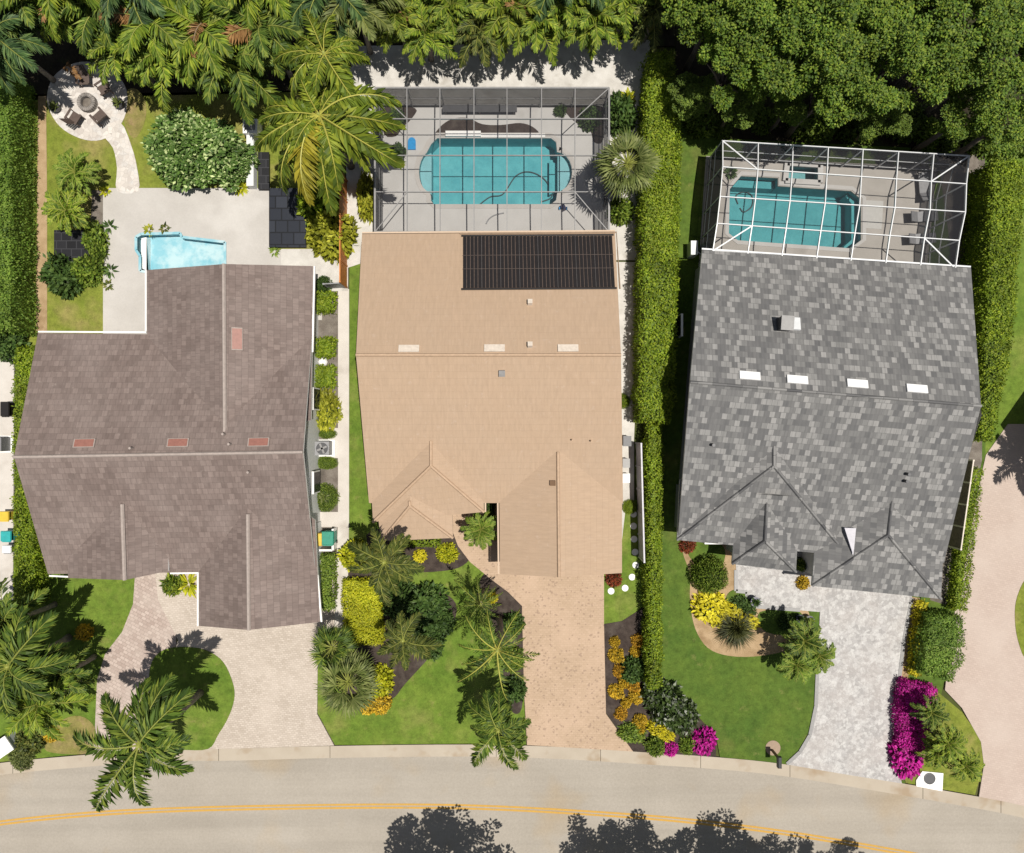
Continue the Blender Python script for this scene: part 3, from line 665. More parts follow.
# solar pool heater on it
sp = thing('solar_heater', 'black ribbed solar pool heater panel lying on the tan roof', 'solar heater', hit(538, 262, NP)[0])
U = Vector((0, 0, 1)).cross(hit(538, 262, NP)[1]).normalized()
cor = [hit(x, y, NP)[0] + hit(x, y, NP)[1] * .06 for x, y in ((463, 289), (615, 288), (612, 236), (463, 237))]
def bil(u, v): return (cor[0] * (1 - u) + cor[1] * u) * (1 - v) + (cor[3] * (1 - u) + cor[2] * u) * v
nn = hit(538, 262, NP)[1]
for k in range(8):
    b = MB()
    for j in range(5):
        u = (k + (j + .5) / 5) / 8; b.beam(bil(u, 0.015), bil(u, .985), .165, .05)
    b.face([bil((k + .0) / 8, 0.01) - nn * .02, bil((k + 1) / 8, .01) - nn * .02, bil((k + 1) / 8, .99) - nn * .02, bil(k / 8, .99) - nn * .02], 1)
    b.build('collector_mat', [M['black_plastic'], M['brown_wood']], sp)
for v in (-.012, 1.012):
    b = MB(); b.tube([bil(-.01, v), bil(1.01, v)], .06, 8); b.build('header_pipe', M['black_plastic'], sp)
for k in range(1, 8):
    b = MB(); b.beam(bil(k / 8, 0) + nn * .035, bil(k / 8, 1) + nn * .035, .022, .02); b.build('strap', M['strap_grey'], sp)
for v in (.36, .62):
    b = MB(); b.beam(bil(-.003, v) + nn * .04, bil(1.003, v) + nn * .04, .018, .02); b.build('strap', M['brown_wood'], sp)
b = MB(); b.tube([bil(1.03, -.02), bil(1.03, 1.06), bil(-.02, 1.06)], .05, 8); b.build('feed_pipe', M['copper'], sp)

# --- grey-roofed house
h3 = thing('grey_roof_house', 'house with a mottled slate grey tile roof and white skylights', 'house', P(820, 420, .05))
rf, wl = MB(), MB()
m3 = dict(ra=P(690, 382, 5.9), rb=P(981, 406, 5.9), la=P(702, 250, 3.1), lb=P(971, 268, 3.1), qa=P(678, 538, 2.8), qb=P(944, 563, 2.8)); wing(rf, wl, **m3)
a3 = dict(ra=P(774, 466, 4.8), rb=P(776, 420, 4.8), la=P(677, 540, 2.82), lb=P(680, 480, 2.82), qa=P(848, 556, 2.82), qb=P(852, 490, 2.82)); wing(rf, wl, **a3, hip=True)
b3 = dict(ra=P(765, 541, 3.95), rb=P(767, 490, 3.95), la=P(732, 564, 2.85), lb=P(734, 535, 2.85), qa=P(796, 572, 2.85), qb=P(798, 535, 2.85)); wing(rf, wl, **b3, hip=True)
c3 = dict(ra=P(888, 535, 3.9), rb=P(895, 460, 3.9), la=P(812, 586, 2.85), lb=P(816, 530, 2.85), qa=P(941, 599, 2.85), qb=P(944, 540, 2.85)); wing(rf, wl, **c3, hip=True)
r3 = rf.build('roof', [M['roof_grey'], M['wall_grey']], h3); set_uv(r3.data, h3.location)
wl.build('wall', M['wall_grey'], h3)
for a, c in ((m3['ra'], m3['rb']), (P(774, 446, 4.8), a3['ra']), (a3['ra'], a3['la']), (a3['ra'], a3['qa']), (P(767, 504, 3.95), b3['ra']), (b3['ra'], b3['la']), (b3['ra'], b3['qa']), (P(892, 501, 3.9), c3['ra']), (c3['ra'], c3['la']), (c3['ra'], c3['qa'])):
    sub(caps([(a, c)], .085, .02), 'ridge_cap', M['cap_grey'], h3, r3)
NP = (m3['ra'], m3['rb'], m3['la']); SP = (m3['ra'], m3['rb'], m3['qa'])
for px, py in ((749.5, 376), (797, 380), (857, 384), (916.5, 389)):
    b = MB(); roof_box(px, py, NP, 1.12, .46, .1, b); sub(b, 'skylight', M['skylight_white'], h3, r3)
b = MB(); p, n = hit(782, 325, NP); b.box((p.x, p.y, p.z + .3), (.62, .72, .9), R(-4)); ch = sub(b, 'chimney', M['dark_metal'], h3, r3)  # stucco box given a dark colour that paints in its shaded face
b = MB(); b.box((p.x, p.y, p.z + .78), (.7, .8, .07), R(-4)); o = b.build('chimney', M['pole_grey'], h3); o.parent = r3; o.name = 'chimney_cap'
b = MB(); roof_box(794, 324.5, NP, .6, .75, .16, b); sub(b, 'flashing', M['white_metal'], h3, r3)
b = MB(); q = [hit(x, y, SP)[0] + Vector((0, 0, dz)) for x, y, dz in ((842, 527, .3), (853.5, 527.5, .3), (847, 553, .75))]; b.face(q[::-1]); b.face([v - Vector((0, 0, .1)) for v in q]); sub(b, 'valley_flashing', M['fence_grey'], h3, r3)
for px, py in ((906, 474), (904, 481), (712, 445)):
    b = MB(); p, n = hit(px, py, SP); b.tube([p - n * .05, p + Vector((0, 0, .35))], .09, 8); sub(b, 'vent_pipe', M['dark_metal'], h3, r3)
gutter(h3, [(m3['la'] + up, m3['lb'] + up)], M['white_metal'])
window(h3, 872, 574, .1, 2.3, 4.8, True, 'garage_door'); window(h3, 830, 271, .1, 2.3, 5.0, True, 'patio_door'); window(h3, 708, 537, .9, 2.2, 1.5, True); window(h3, 673.5, 330, .9, 2.1, 1.2, False)

# --- house beyond the frame whose shade falls on the pink driveway
h4 = thing('neighbour_house', 'house across the pink driveway, only its shade reaching into view', 'house', P(1140, 440, .05))
rf, wl = MB(), MB()
m4 = dict(ra=P(1088, 430, 5.2), rb=P(1400, 430, 5.2), la=P(1078, 384, 3), lb=P(1390, 300, 3), qa=P(1080, 478, 3), qb=P(1400, 560, 3)); wing(rf, wl, **m4)
r4 = rf.build('roof', [M['roof_brown'], M['white_paint']], h4); set_uv(r4.data, h4.location); wl.build('wall', M['wall_cream'], h4)

# ------------------------------------------------------------------ pool cages and decks
sheet('pool_deck', [(382, 107), (603, 107), (604, 255), (381, 255)], .14, M['deck'], holes=[mid_pool], skirt=.14)
sheet('pool_deck', [(706, 156), (937, 167), (925, 290), (698, 276)], .14, M['deck_tan'], holes=[rt_pool, rt_spa], skirt=.14)
cg = thing('pool_cage', 'grey framed screen cage with slim beams over the turquoise pool', 'pool cage', P(490, 165, .14))
ch_ = 2.6
xs = [375, 407, 440, 474, 507, 541.5, 575, 609]; ys = [88, 119, 155.6, 192, 232]
b = MB()
def cp(i, j, h=ch_): return P(xs[i], ys[j], h + (.0 if j in (0, 4) else .12))
for i in range(8):
    for j in range(4): b.beam(cp(i, j), cp(i, j + 1), .05 if i not in (0, 7) else .1, .12)
for j in range(5):
    for i in range(7): b.beam(cp(i, j), cp(i + 1, j), .05 if j not in (0, 4) else .1, .1)
b.build('roof_frame', M['pole_grey'], cg)
for a, c in (((0, 0), (1, 1)), ((7, 0), (6, 1)), ((0, 4), (1, 3)), ((7, 4), (6, 3))):
    b = MB(); b.beam(cp(*a), cp(*c), .05, .05); b.build('corner_brace', M['pole_grey'], cg)
def fl(p): return Vector((p.x, p.y, .14))
for i in range(8):
    b = MB(); b.beam(cp(i, 0), fl(cp(i, 0)), .06); b.build('post', M['pole_grey'], cg)
for i, js in ((0, (1, 2, 3, 4)), (7, (1, 2, 3, 4))):
    for j in js: b = MB(); b.beam(cp(i, j), fl(cp(i, j)), .06); b.build('post', M['pole_grey'], cg)
b = MB()
for i in range(7):
    for j in range(4): b.face([cp(i, j + 1), cp(i + 1, j + 1), cp(i + 1, j), cp(i, j)])
b.build('roof_screen', M['screen_roof'], cg)
b = MB(); b.face([fl(cp(0, 0)), fl(cp(7, 0)), cp(7, 0), cp(0, 0)]); b.build('wall_screen', M['screen_wall'], cg)
b = MB(); b.face([fl(cp(0, 4)), fl(cp(0, 0)), cp(0, 0), cp(0, 4)]); b.build('wall_screen', M['screen_wall'], cg)
b = MB(); b.face([fl(cp(7, 0)), fl(cp(7, 4)), cp(7, 4), cp(7, 0)]); b.build('wall_screen', M['screen_soft'], cg)
for z in (.5, 1.35):
    b = MB()
    for p, q in ((cp(0, 0), cp(7, 0)), (cp(0, 0), cp(0, 4)), (cp(7, 0), cp(7, 4))):
        p, q = fl(p), fl(q); p.z = q.z = z; b.beam(p, q, .05)
    b.build('side_rail', M['pole_grey'], cg)
# white cage
wc = thing('pool_cage', 'white framed screen cage with arched beams over the blue green pool', 'pool cage', P(830, 205, .14))
rows = [((722.6, 141), (969, 156), 2.85), ((722.6, 167), (966, 184), 3.3), ((720, 196.6), (965, 212), 3.4), ((717, 223.5), (959, 240.5), 3.3), ((712.7, 251), (955, 268.5), 3.05)]
tt = [0, .144, .285, .428, .569, .713, .856, 1]
def wp(i, j):
    (a, c, h) = rows[j]; t = tt[i]; hh = h - (.35 if i in (0, 7) and 0 < j < 4 else 0)
    return P(a[0] + (c[0] - a[0]) * t, a[1] + (c[1] - a[1]) * t, h)
b = MB()
for i in range(8):
    for j in range(4): b.beam(wp(i, j), wp(i, j + 1), .052, .12)
for j in range(5):
    for i in range(7): b.beam(wp(i, j), wp(i + 1, j), .05, .1)
b.build('roof_frame', M['white_metal'], wc)
for a, c in (((0, 0), (1, 1)), ((7, 0), (6, 1)), ((0, 4), (1, 3)), ((7, 4), (6, 3))):
    b = MB(); b.beam(wp(*a), wp(*c), .07, .06); b.build('corner_brace', M['white_metal'], wc)
for i in range(8):
    b = MB(); b.beam(wp(i, 0), fl(wp(i, 0)), .08); b.build('post', M['white_metal'], wc)
for i in (0, 7):
    for j in (1, 2, 3, 4): b = MB(); b.beam(wp(i, j), fl(wp(i, j)), .08); b.build('post', M['white_metal'], wc)
b = MB()
for i in range(7):
    for j in range(4): b.face([wp(i, j + 1), wp(i + 1, j + 1), wp(i + 1, j), wp(i, j)])
b.build('roof_screen', M['screen_roof'], wc)
def wallscreen(pts, mat, root):
    b = MB()
    for p, q in zip(pts, pts[1:]): b.face([fl(p), fl(q), q, p])
    b.build('wall_screen', mat, root)
wallscreen([wp(i, 0) for i in range(8)], M['screen_soft'], wc)
wallscreen([wp(0, j) for j in range(5)], M['screen_navy'], wc)
wallscreen([wp(7, j) for j in range(5)], screen('screen_dusk', (.03, .033, .045), .86), wc)
for z in (.55, 1.5):
    b = MB()
    for l in ([wp(0, 0), wp(7, 0)], [wp(0, j) for j in range(5)], [wp(7, j) for j in range(5)]):
        for p, q in zip(l, l[1:]):
            p, q = fl(p), fl(q); p.z = q.z = z; b.beam(p, q, .05)
    b.build('side_rail', M['white_metal'], wc)
# planted beds inside the grey cage
sheet('pool_bed', smoothpts([(437, 136), (440, 127), (452, 119), (468, 118), (482, 124), (500, 125), (520, 123), (533, 127), (537, 135), (500, 135), (470, 133)], 4), .165, M['mulch'], skirt=.03)
sheet('pool_bed', smoothpts([(566, 107), (602, 107), (603, 140), (594, 142), (590, 130), (578, 124), (568, 115)], 3), .165, M['mulch'], skirt=.03)
sheet('pool_bed', smoothpts([(383, 108), (415, 108), (412, 118), (402, 128), (396, 136), (384, 134)], 3), .165, M['mulch'], skirt=.03)

# ------------------------------------------------------------------ foliage meshes
def frond_mesh(name, Lr, e0, e1, nl, lf, wd, droop, seed, vee=.3, nseg=14, rr=.045):
    rg = random.Random(seed); b = MB(); pts = [Vector((0, 0, 0))]; tn = []
    sway = rg.uniform(-.25, .25)
    for i in range(nseg):
        t = i / (nseg - 1); el = R(e0 + (e1 - e0) * t ** 1.2); az = sway * t
        d = Vector((math.cos(el) * math.cos(az), math.cos(el) * math.sin(az), math.sin(el))); tn.append(d)
        pts.append(pts[-1] + d * Lr / nseg)
    tn.append(tn[-1])
    b.tube(pts, [rr * (1 - .8 * i / nseg) for i in range(nseg + 1)], 4, 1)
    for i in range(nl):
        t = .12 + .88 * (i + .5) / nl; k = min(int(t * nseg), nseg - 1); fr = t * nseg - k
        p = pts[k].lerp(pts[k + 1], fr); T = tn[k].lerp(tn[min(k + 1, nseg)], fr).normalized()
        Sd = T.cross(Vector((0, 0, 1))).normalized(); Nn = Sd.cross(T)
        ll = lf * (math.sin(PI * (.16 + .78 * t)) ** .8)
        for s in (-1, 1):
            if rg.random() < .07: continue
            a = R(68 - 40 * t + rg.uniform(-13, 13))
            d = T * math.cos(a) + Sd * s * math.sin(a) + Nn * rg.uniform(0, vee * 1.6) - Vector((0, 0, 1)) * droop * rg.uniform(.5, 1.4)
            d.normalize(); w = d.cross(Nn + Vector((rg.uniform(-.4, .4), rg.uniform(-.4, .4), 0))).normalized() * wd * rg.uniform(.8, 1.2)
            tip = p + d * ll * rg.uniform(.65, 1.15) - Vector((0, 0, 1)) * ll * droop * .35; c = p + d * ll * .45
            j = len(b.v); b.v += [tuple(p), tuple(c - w), tuple(tip), tuple(c + w)]
            b.f += [(j, j + 1, j + 2, j + 3)]; b.m += [0]
    reach = max(math.hypot(v[0], v[1]) for v in b.v)
    return b, reach
FR = {}
def frond(kind, var, leaf, rach='rachis'):
    key = (kind, var, leaf, rach)
    if key not in FR:
        prm = dict(royal=(3.4, 42, -48, 66, .9, .072, .4), coco=(3.8, 34, -58, 70, .85, .08, .6), thin=(3.2, 40, -40, 34, .5, .035, .5), areca=(2.9, 58, -35, 40, .75, .06, .28), small=(1.3, 45, -45, 34, .34, .03, .15))[kind]
        b, reach = frond_mesh('frond', *prm, seed=var * 7 + len(kind))
        me = b.mesh('frond_' + kind, [LF[leaf], M[rach]]); FR[key] = (me, reach)
    return FR[key]
def merge(objs, name):                          # join several (mesh, matrix) into one mesh
    v = []; f = []; mi = []; mats = []
    for me, mx in objs:
        o = len(v); v += [tuple(mx @ x.co) for x in me.vertices]
        idx = []
        for m in me.materials:
            if m not in mats: mats.append(m)
            idx.append(mats.index(m))
        for p in me.polygons: f.append(tuple(o + i for i in p.vertices)); mi.append(idx[p.material_index])
    me = bpy.data.meshes.new(name); me.from_pydata(v, [], f)
    for m in mats: me.materials.append(m)
    me.polygons.foreach_set('material_index', mi); me.update(); return me
def frond_mx(az, tilt, sc, z=0): return Matrix.Translation((0, 0, z)) @ Matrix.Rotation(az, 4, 'Z') @ Matrix.Rotation(tilt, 4, 'Y') @ Matrix.Diagonal((sc, sc, sc, 1))
CR = {}
def palm_crown(kind, leaf, n, seed, extra=None):
    key = (kind, leaf, n, seed, extra)
    if key not in CR:
        rg = random.Random(seed); l = []
        for i in range(n):
            lf = extra if extra and i == 3 else leaf
            me, _ = frond(kind, i % 4, lf)
            lay = i / n
            l.append((me, frond_mx(i * 2.399 + rg.uniform(-.2, .2), R(-35 + 62 * lay + rg.uniform(-8, 8)), rg.uniform(.85, 1.1))))
        CR[key] = merge(l, 'crown')
    return CR[key]
def trunk_mb(h, r0, r1, bend=0, seed=0, bulge=False):
    rg = random.Random(seed); b = MB(); n = 9
    pts = [Vector((bend * math.sin(PI * i / n) * .5, bend * (1 - math.cos(PI * i / n)) * .2, h * i / n)) for i in range(n + 1)]
    pts = [p - Vector((pts[-1].x, pts[-1].y, 0)) * (i / n) for i, p in enumerate(pts)]
    b.tube(pts, [(r0 + (r1 - r0) * i / n) * (1.25 if i == 0 else 1) for i in range(n + 1)], 9); return b
def trunk_obj(root, h, r0, r1, bend=0, seed=0, mat=None):
    b = trunk_mb(h, r0, r1, bend, seed); return put('trunk', b.mesh('trunk', mat or M['palm_bark']), root, smooth=True)
def base(px, py, h): q = P(px, py, h); return Vector((q.x, q.y, G0))
def hero_palm(label, px, py, h, tips, kind='royal', leaf='palm_deep', rach='rachis', extra=8, gold=(), group=None, name='palm_tree', droop_tilt=0):
    root = thing(name, label, 'palm tree', base(px, py, h), 0, group)
    hh = h - G0; trunk_obj(root, hh, .2, .14, .3, int(px))
    rg = random.Random(int(px * 7 + py))
    f = 1 - h / H
    fl_ = [(tx, ty, i in gold, 0) for i, (tx, ty) in enumerate(tips)]
    for i, (tx, ty, g, _) in enumerate(fl_):
        me, reach = frond(kind, i % 4, 'frond_gold' if g else leaf, rach)
        d = math.hypot(tx - px, ty - py) / S * f
        o = put('frond', me, root, (0, 0, hh)); o.rotation_euler = (R(rg.uniform(-22, 22)), R(rg.uniform(-8, 10) + droop_tilt), math.atan2(-(ty - py), tx - px)); o.scale = (d / reach, d / reach * rg.uniform(.85, 1.12), d / reach)
        if g: o['label'] = 'golden yellow frond'
    mean = sum(math.hypot(t[0] - px, t[1] - py) for t in tips) / len(tips) / S * f
    extra += 7
    for i in range(extra):
        me, reach = frond(kind, i % 4, leaf, rach)
        o = put('frond', me, root, (0, 0, hh - .1)); o.rotation_euler = (0, R(rg.uniform(-25, 38)), i * 2.4 + rg.uniform(-.3, .3)); o.scale = (mean / reach * rg.uniform(.55, .95),) * 3
    b = MB(); b.lathe((0, 0, hh - .9), [(.17, 0), (.2, .35), (.16, .8), (.05, 1.15)], 9); put('crownshaft', b.mesh('crownshaft', M['rachis']), root, smooth=True)
    return root
def row_palm(label, px, py, h, kind, leaf, n, seed, sc=1., group=None, extra=None, name='palm_tree'):
    root = thing(name, label, 'palm tree', base(px, py, h), 0, group)
    trunk_obj(root, h - G0, .16, .11, .2, seed)
    put('crown', palm_crown(kind, leaf, n, seed % 3, extra), root, (0, 0, h - G0), seed * 1.7, sc)
    return root
def fan_leaf(seed, pet=.9, r=.85, nb=15):
    rg = random.Random(seed); b = MB(); tip = Vector((pet, 0, 0)); b.tube([(0, 0, 0), (pet * .5, 0, .05), tip], [.03, .022, .015], 4, 1)
    for i in range(nb):
        a = R(-95 + 190 * i / (nb - 1)) + rg.uniform(-.05, .05); d = Vector((math.cos(a), math.sin(a), -.12 - .25 * rg.random())).normalized()
        ll = r * (1 - .25 * abs(a) / 1.6) * rg.uniform(.9, 1.1); w = d.cross(Vector((0, 0, 1))).normalized() * .045
        c = tip + d * ll * .55; t = tip + d * ll - Vector((0, 0, .18 * ll)); j = len(b.v)
        b.v += [tuple(tip), tuple(c - w), tuple(t), tuple(c + w)]; b.f.append((j, j + 1, j + 2, j + 3)); b.m.append(0)
    return b
FAN = {}
def fan_crown(leaf, n, seed):
    key = (leaf, n, seed)
    if key not in FAN:
        rg = random.Random(seed); ms = [fan_leaf(k).mesh('fan', [LF[leaf], M['rachis']]) for k in range(3)]; l = []
        for i in range(n):
            l.append((ms[i % 3], frond_mx(i * 2.399, R(-62 + 100 * (i / n) ** .8 + rg.uniform(-8, 8)), rg.uniform(.85, 1.1))))
        FAN[key] = merge(l, 'crown')
    return FAN[key]
def fan_palm(label, px, py, h, leaf, n, sc, seed, group=None):
    root = thing('fan_palm', label, 'palm tree', base(px, py, h), 0, group); trunk_obj(root, h - G0, .2, .15, .1, seed)
    put('crown', fan_crown(leaf, n, seed), root, (0, 0, h - G0), seed * 1.1, sc); return root
CL = {}
def cloud(rx, rz, ncl, per, leaf, cr, seed, key_leaf, flat_=.45, shell_=.45):
    """crown of leaf clumps spread through an uneven ellipsoid"""
    key = (rx, rz, ncl, per, leaf, cr, seed)
    if key not in CL:
        rg = random.Random(seed); b = MB()
        lob = [(rg.uniform(0, 2 * PI), rg.uniform(.75, 1.15)) for _ in range(7)]
        for _ in range(ncl):
            while True:
                d = Vector((rg.gauss(0, 1), rg.gauss(0, 1), rg.gauss(0, 1))).normalized()
                if d.z > -.35: break
            a = math.atan2(d.y, d.x) % (2 * PI); k = lob[int(a / (2 * PI) * 7) % 7][1]
            rad = (shell_ + (1 - shell_) * rg.random() ** .5) * k
            c = Vector((d.x * rx * rad, d.y * rx * rad, d.z * rz * rad)); crr = cr * rg.uniform(.6, 1.3)
            for _ in range(per):
                o = Vector((rg.gauss(0, 1), rg.gauss(0, 1), rg.gauss(0, .6)))
                o = o.normalized() * crr * rg.random() ** .4
                dd = Vector((o.x + rg.uniform(-.5, .5) * crr, o.y + rg.uniform(-.5, .5) * crr, rg.uniform(-flat_, flat_) * crr)).normalized()
                w = dd.cross(Vector((rg.uniform(-.6, .6), rg.uniform(-.6, .6), 1))).normalized() * leaf * .32 * rg.uniform(.7, 1.3)
                b.leaf(c + o, dd, w, leaf * rg.uniform(.7, 1.3), leaf * .08)
        CL[key] = b
    b = CL[key]; kk = (key, key_leaf)
    if kk not in CL: CL[kk] = b.mesh('crown', LF[key_leaf])
    return CL[kk]
def limbs(h, rx, rz, r, seed):
    rg = random.Random(seed); b = MB(); b.tube([(0, 0, 0), (.1, .05, h * .3), (0, .1, h * .62)], [r * 1.3, r, r * .8], 9)
    for i in range(6):
        a = i * 1.05 + rg.uniform(-.3, .3); e = Vector((math.cos(a) * rx * .65, math.sin(a) * rx * .65, h + rz * rg.uniform(-.2, .4)))
        s = Vector((0, .1, h * .58)); m = s.lerp(e, .5) + Vector((0, 0, .25)); b.tube([s, m, e], [r * .6, r * .4, r * .12], 6)
    return b
def tree(label, px, py, h, rx, leaf, seed, rz=None, group=None, small=False, loc=None, cat='tree', name='broadleaf_tree'):
    rz = rz or rx * .7; root = thing(name, label, cat, loc or base(px, py, h), seed * 1.3, group)
    var = seed % 3
    put('trunk', limbs(h - G0 - rz * .3, rx, rz * .7, .16 if not small else .1, var).mesh('trunk', M['bark']), root, smooth=True)
    put('crown', cloud(2.5, 2.0, 40, 260, .155, .52, var + (3 if not small else 0), leaf, .3, .3), root, (0, 0, h - G0), 0, (rx / 2.5, rx / 2.5, rz / 1.9)); return root
SH = {}
def dome(kind, leaf, seed):
    """leafy dome of nominal radius 1 on a solid core of darker green; kind sets leaf size and raggedness"""
    key = (kind, leaf, seed)
    if key not in SH:
        rg = random.Random(seed * 13 + 5); b = MB()
        n, ls, rough = dict(tight=(3600, .085, .04), leafy=(900, .26, .16), fine=(1500, .16, .12), flower=(520, .3, .1))[kind]
        bumps = [(Vector((rg.gauss(0, 1), rg.gauss(0, 1), abs(rg.gauss(0, .8)))).normalized(), rg.uniform(-rough, rough) * 1.6) for _ in range(14)]
        def rad(d): return .92 + sum(k * math.exp(-6 * (d - q).length_squared) for q, k in bumps)
        i0 = len(b.v); nu, nv = 14, 6
        for j in range(nv + 1):
            for i in range(nu):
                th = PI / 2 * j / nv; d = Vector((math.cos(2 * PI * i / nu) * math.cos(th), math.sin(2 * PI * i / nu) * math.cos(th), math.sin(th)))
                q = d * rad(d) * .84; b.v.append((q.x, q.y, q.z if j else -.02))
        for j in range(nv):
            for i in range(nu):
                b.f.append((i0 + j * nu + i, i0 + j * nu + (i + 1) % nu, i0 + (j + 1) * nu + (i + 1) % nu, i0 + (j + 1) * nu + i)); b.m.append(1)
        for _ in range(n):
            d = Vector((rg.gauss(0, 1), rg.gauss(0, 1), abs(rg.gauss(0, 1)))).normalized(); p = d * rad(d) * rg.uniform(.78, 1.02 + rough * .4)
            dd = (d * .55 + Vector((rg.gauss(0, .6), rg.gauss(0, .6), rg.gauss(0, .4)))).normalized()
            w = dd.cross(d + Vector((rg.gauss(0, .3), rg.gauss(0, .3), rg.gauss(0, .3)))).normalized() * ls * .3
            b.leaf(p, dd, w, ls * rg.uniform(.7, 1.3), ls * .07)
        SH[key] = b
    return SH[key]
SHM = {}
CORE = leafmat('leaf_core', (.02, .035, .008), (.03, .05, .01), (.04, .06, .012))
def shrub(label, px, py, r, leaf, kind='leafy', hgt=None, seed=None, name='shrub', cat='shrub', group=None, core=None, rz=None, ry=None):
    """px,py = middle of the plant in the photograph, r in metres"""
    hgt = hgt or r * .9; seed = (int(px * 3 + py) % 3) if seed is None else seed
    key = (kind, leaf, seed)
    if key not in SHM: SHM[key] = dome(kind, leaf, seed).mesh(name, [LF[leaf], LF[core] if core else CORE])
    o = put(name, SHM[key], None, base(px, py, hgt * .6), px * .37 if rz is None else rz, (r, ry or r, hgt)); return tag(o, label, cat, group)
def tuft(label, px, py, leaf, n, Lh, wd, e0, e1, seed, name='tuft_plant', cat='plant', group=None, bend=.35, h0=0):
    rg = random.Random(seed); b = MB()
    for i in range(n):
        az = i * 2.399 + rg.uniform(-.3, .3); el = R(rg.uniform(e0, e1)); d = Vector((math.cos(az) * math.cos(el), math.sin(az) * math.cos(el), math.sin(el)))
        ll = Lh * rg.uniform(.7, 1.1); w = d.cross(Vector((0, 0, 1))).normalized() * wd; m = d * ll * .5; t = d * ll - Vector((0, 0, ll * bend)); o = Vector((math.cos(az), math.sin(az), 0)) * .04 + Vector((0, 0, h0))
        j = len(b.v); b.v += [tuple(o), tuple(o + m - w), tuple(o + t), tuple(o + m + w)]; b.f.append((j, j + 1, j + 2, j + 3)); b.m.append(0)
    o = put(name, b.mesh(name, LF[leaf]), None, base(px, py, Lh * .5 + h0)); return tag(o, label, cat, group)
def hedge(label, pts, w, h, leaf, dens=70, ls=.2, seed=1, rag=.14, name='hedge', at_h=0, core='leaf'):
    """hedge along px points given on the ground; leaves on every side over a core"""
    if ls >= .17: ls *= .72; dens *= 1.7
    rg = random.Random(seed); b = MB(); q = [P(x, y, at_h) for x, y in pts]; q = [Vector((p.x, p.y, G0)) for p in q]
    ws = w if isinstance(w, (list, tuple)) else [w] * len(q)
    ph = [rg.uniform(0, 6) for _ in range(6)]
    def wav(s, k): return .5 * math.sin(s * 1.7 + ph[k]) + .5 * math.sin(s * 3.9 + ph[k + 1])
    L0 = 0
    for i in range(len(q) - 1):
        p, r = q[i], q[i + 1]; d = (r - p); ln = d.length; d.normalize(); n = Vector((-d.y, d.x, 0)); w0, w1 = ws[i], ws[i + 1]
        k0, k1 = w0 / 2 - .25, w1 / 2 - .25
        b.hexa([p - n * k0, p + n * k0 * -1 + d * 0, r - n * k1, r + n * k1] if False else [p - n * k0, r - n * k1, r + n * k1, p + n * k0] + [v + Vector((0, 0, h - .3)) for v in (p - n * k0, r - n * k1, r + n * k1, p + n * k0)], 1)
        wm = (w0 + w1) / 2
        for side, area in (('t', ln * wm), ('l', ln * h), ('r', ln * h), ('a', wm * h if i == 0 else 0), ('b', wm * h if i == len(q) - 2 else 0)):
            for _ in range(int(area * dens * (2.0 if side == 't' else 1.4))):
                s = rg.random(); ww = w0 + (w1 - w0) * s; c = p + d * ln * s; sl = L0 + ln * s
                if side == 't':
                    x = rg.uniform(-.5, .5); edge = max(0, abs(x) - .36) * 1.2
                    o = c + n * ww * x + Vector((0, 0, h - edge * .9 + rag * 1.1 * wav(sl, 0) + rag * .7 * math.sin(sl * 6.1 + x * 9 + ph[4]) + rg.uniform(-rag, rag * .7))); nm = Vector((0, 0, 1))
                elif side in 'lr':
                    sg = 1 if side == 'l' else -1; o = c + n * sg * (ww / 2 + rag * .6 * wav(sl, 1) + rg.uniform(-rag, rag) * .7) + Vector((0, 0, rg.uniform(.05, h))); nm = n * sg
                else:
                    e_ = p if side == 'a' else r; sg = -1 if side == 'a' else 1
                    o = e_ + d * sg * rg.uniform(-.1, .1) + n * rg.uniform(-.5, .5) * ww + Vector((0, 0, rg.uniform(.05, h))); nm = d * sg
                dd = (nm * .22 + Vector((rg.gauss(0, .7), rg.gauss(0, .7), rg.gauss(0, .35)))).normalized()
                wv = dd.cross(nm + Vector((rg.gauss(0, .35), rg.gauss(0, .35), rg.gauss(0, .35)))).normalized() * ls * .3 * rg.uniform(.7, 1.3)
                b.leaf(o, dd, wv, ls * rg.uniform(.6, 1.35), ls * .06)
        L0 += ln
    root = q[0].copy()
    b.v = [(x - root.x, y - root.y, z - root.z) for x, y, z in b.v]
    o = put(name, b.mesh(name, [LF[leaf], LF[leaf]]), None, root); return tag(o, label, 'hedge')

# ------------------------------------------------------------------ hedges
random.seed(4)
hedge('tall hedge along the far edge of the brown roofed house back garden', [(14, 92), (14, 200), (15, 335)], 3.0, 2.3, 'hedge_deep', 60, .2, 11)
hedge('leafy hedge squeezed beside the gable of the brown roofed house', [(41, 350), (40, 450), (41, 600)], 1.3, 1.3, 'hedge', 75, .2, 12)
hedge('wide tall yellow green hedge between the tan and grey roofed houses', [(653, 72), (654, 140), (652, 260), (649, 400), (647, 421)], [1.3, 2.1, 2.1, 2.0, 1.6], 2.3, 'hedge', 75, .2, 13)
hedge('narrow low clipped hedge continuing toward the street beside the white rail', [(649, 426), (649, 560), (649, 678)], .8, 1.6, 'hedge', 85, .18, 14)
hedge('tall bright green hedge beside the white framed pool cage', [(978, 178), (976.5, 218), (972.6, 274), (968, 345), (962, 397), (956, 438)], [1.9, 1.9, 1.75, 1.6, 1.1, .75], 2.6, 'hedge', 75, .2, 15)
hedge('thin low hedge running along the pink driveway', [(966, 468), (957, 540), (950, 606)], .85, .9, 'hedge', 90, .17, 16)
hedge('small hedge with dark leaves beside the wheelie bins', [(328, 553), (328, 606)], 1.1, .8, 'shrub', 80, .18, 17, .1)

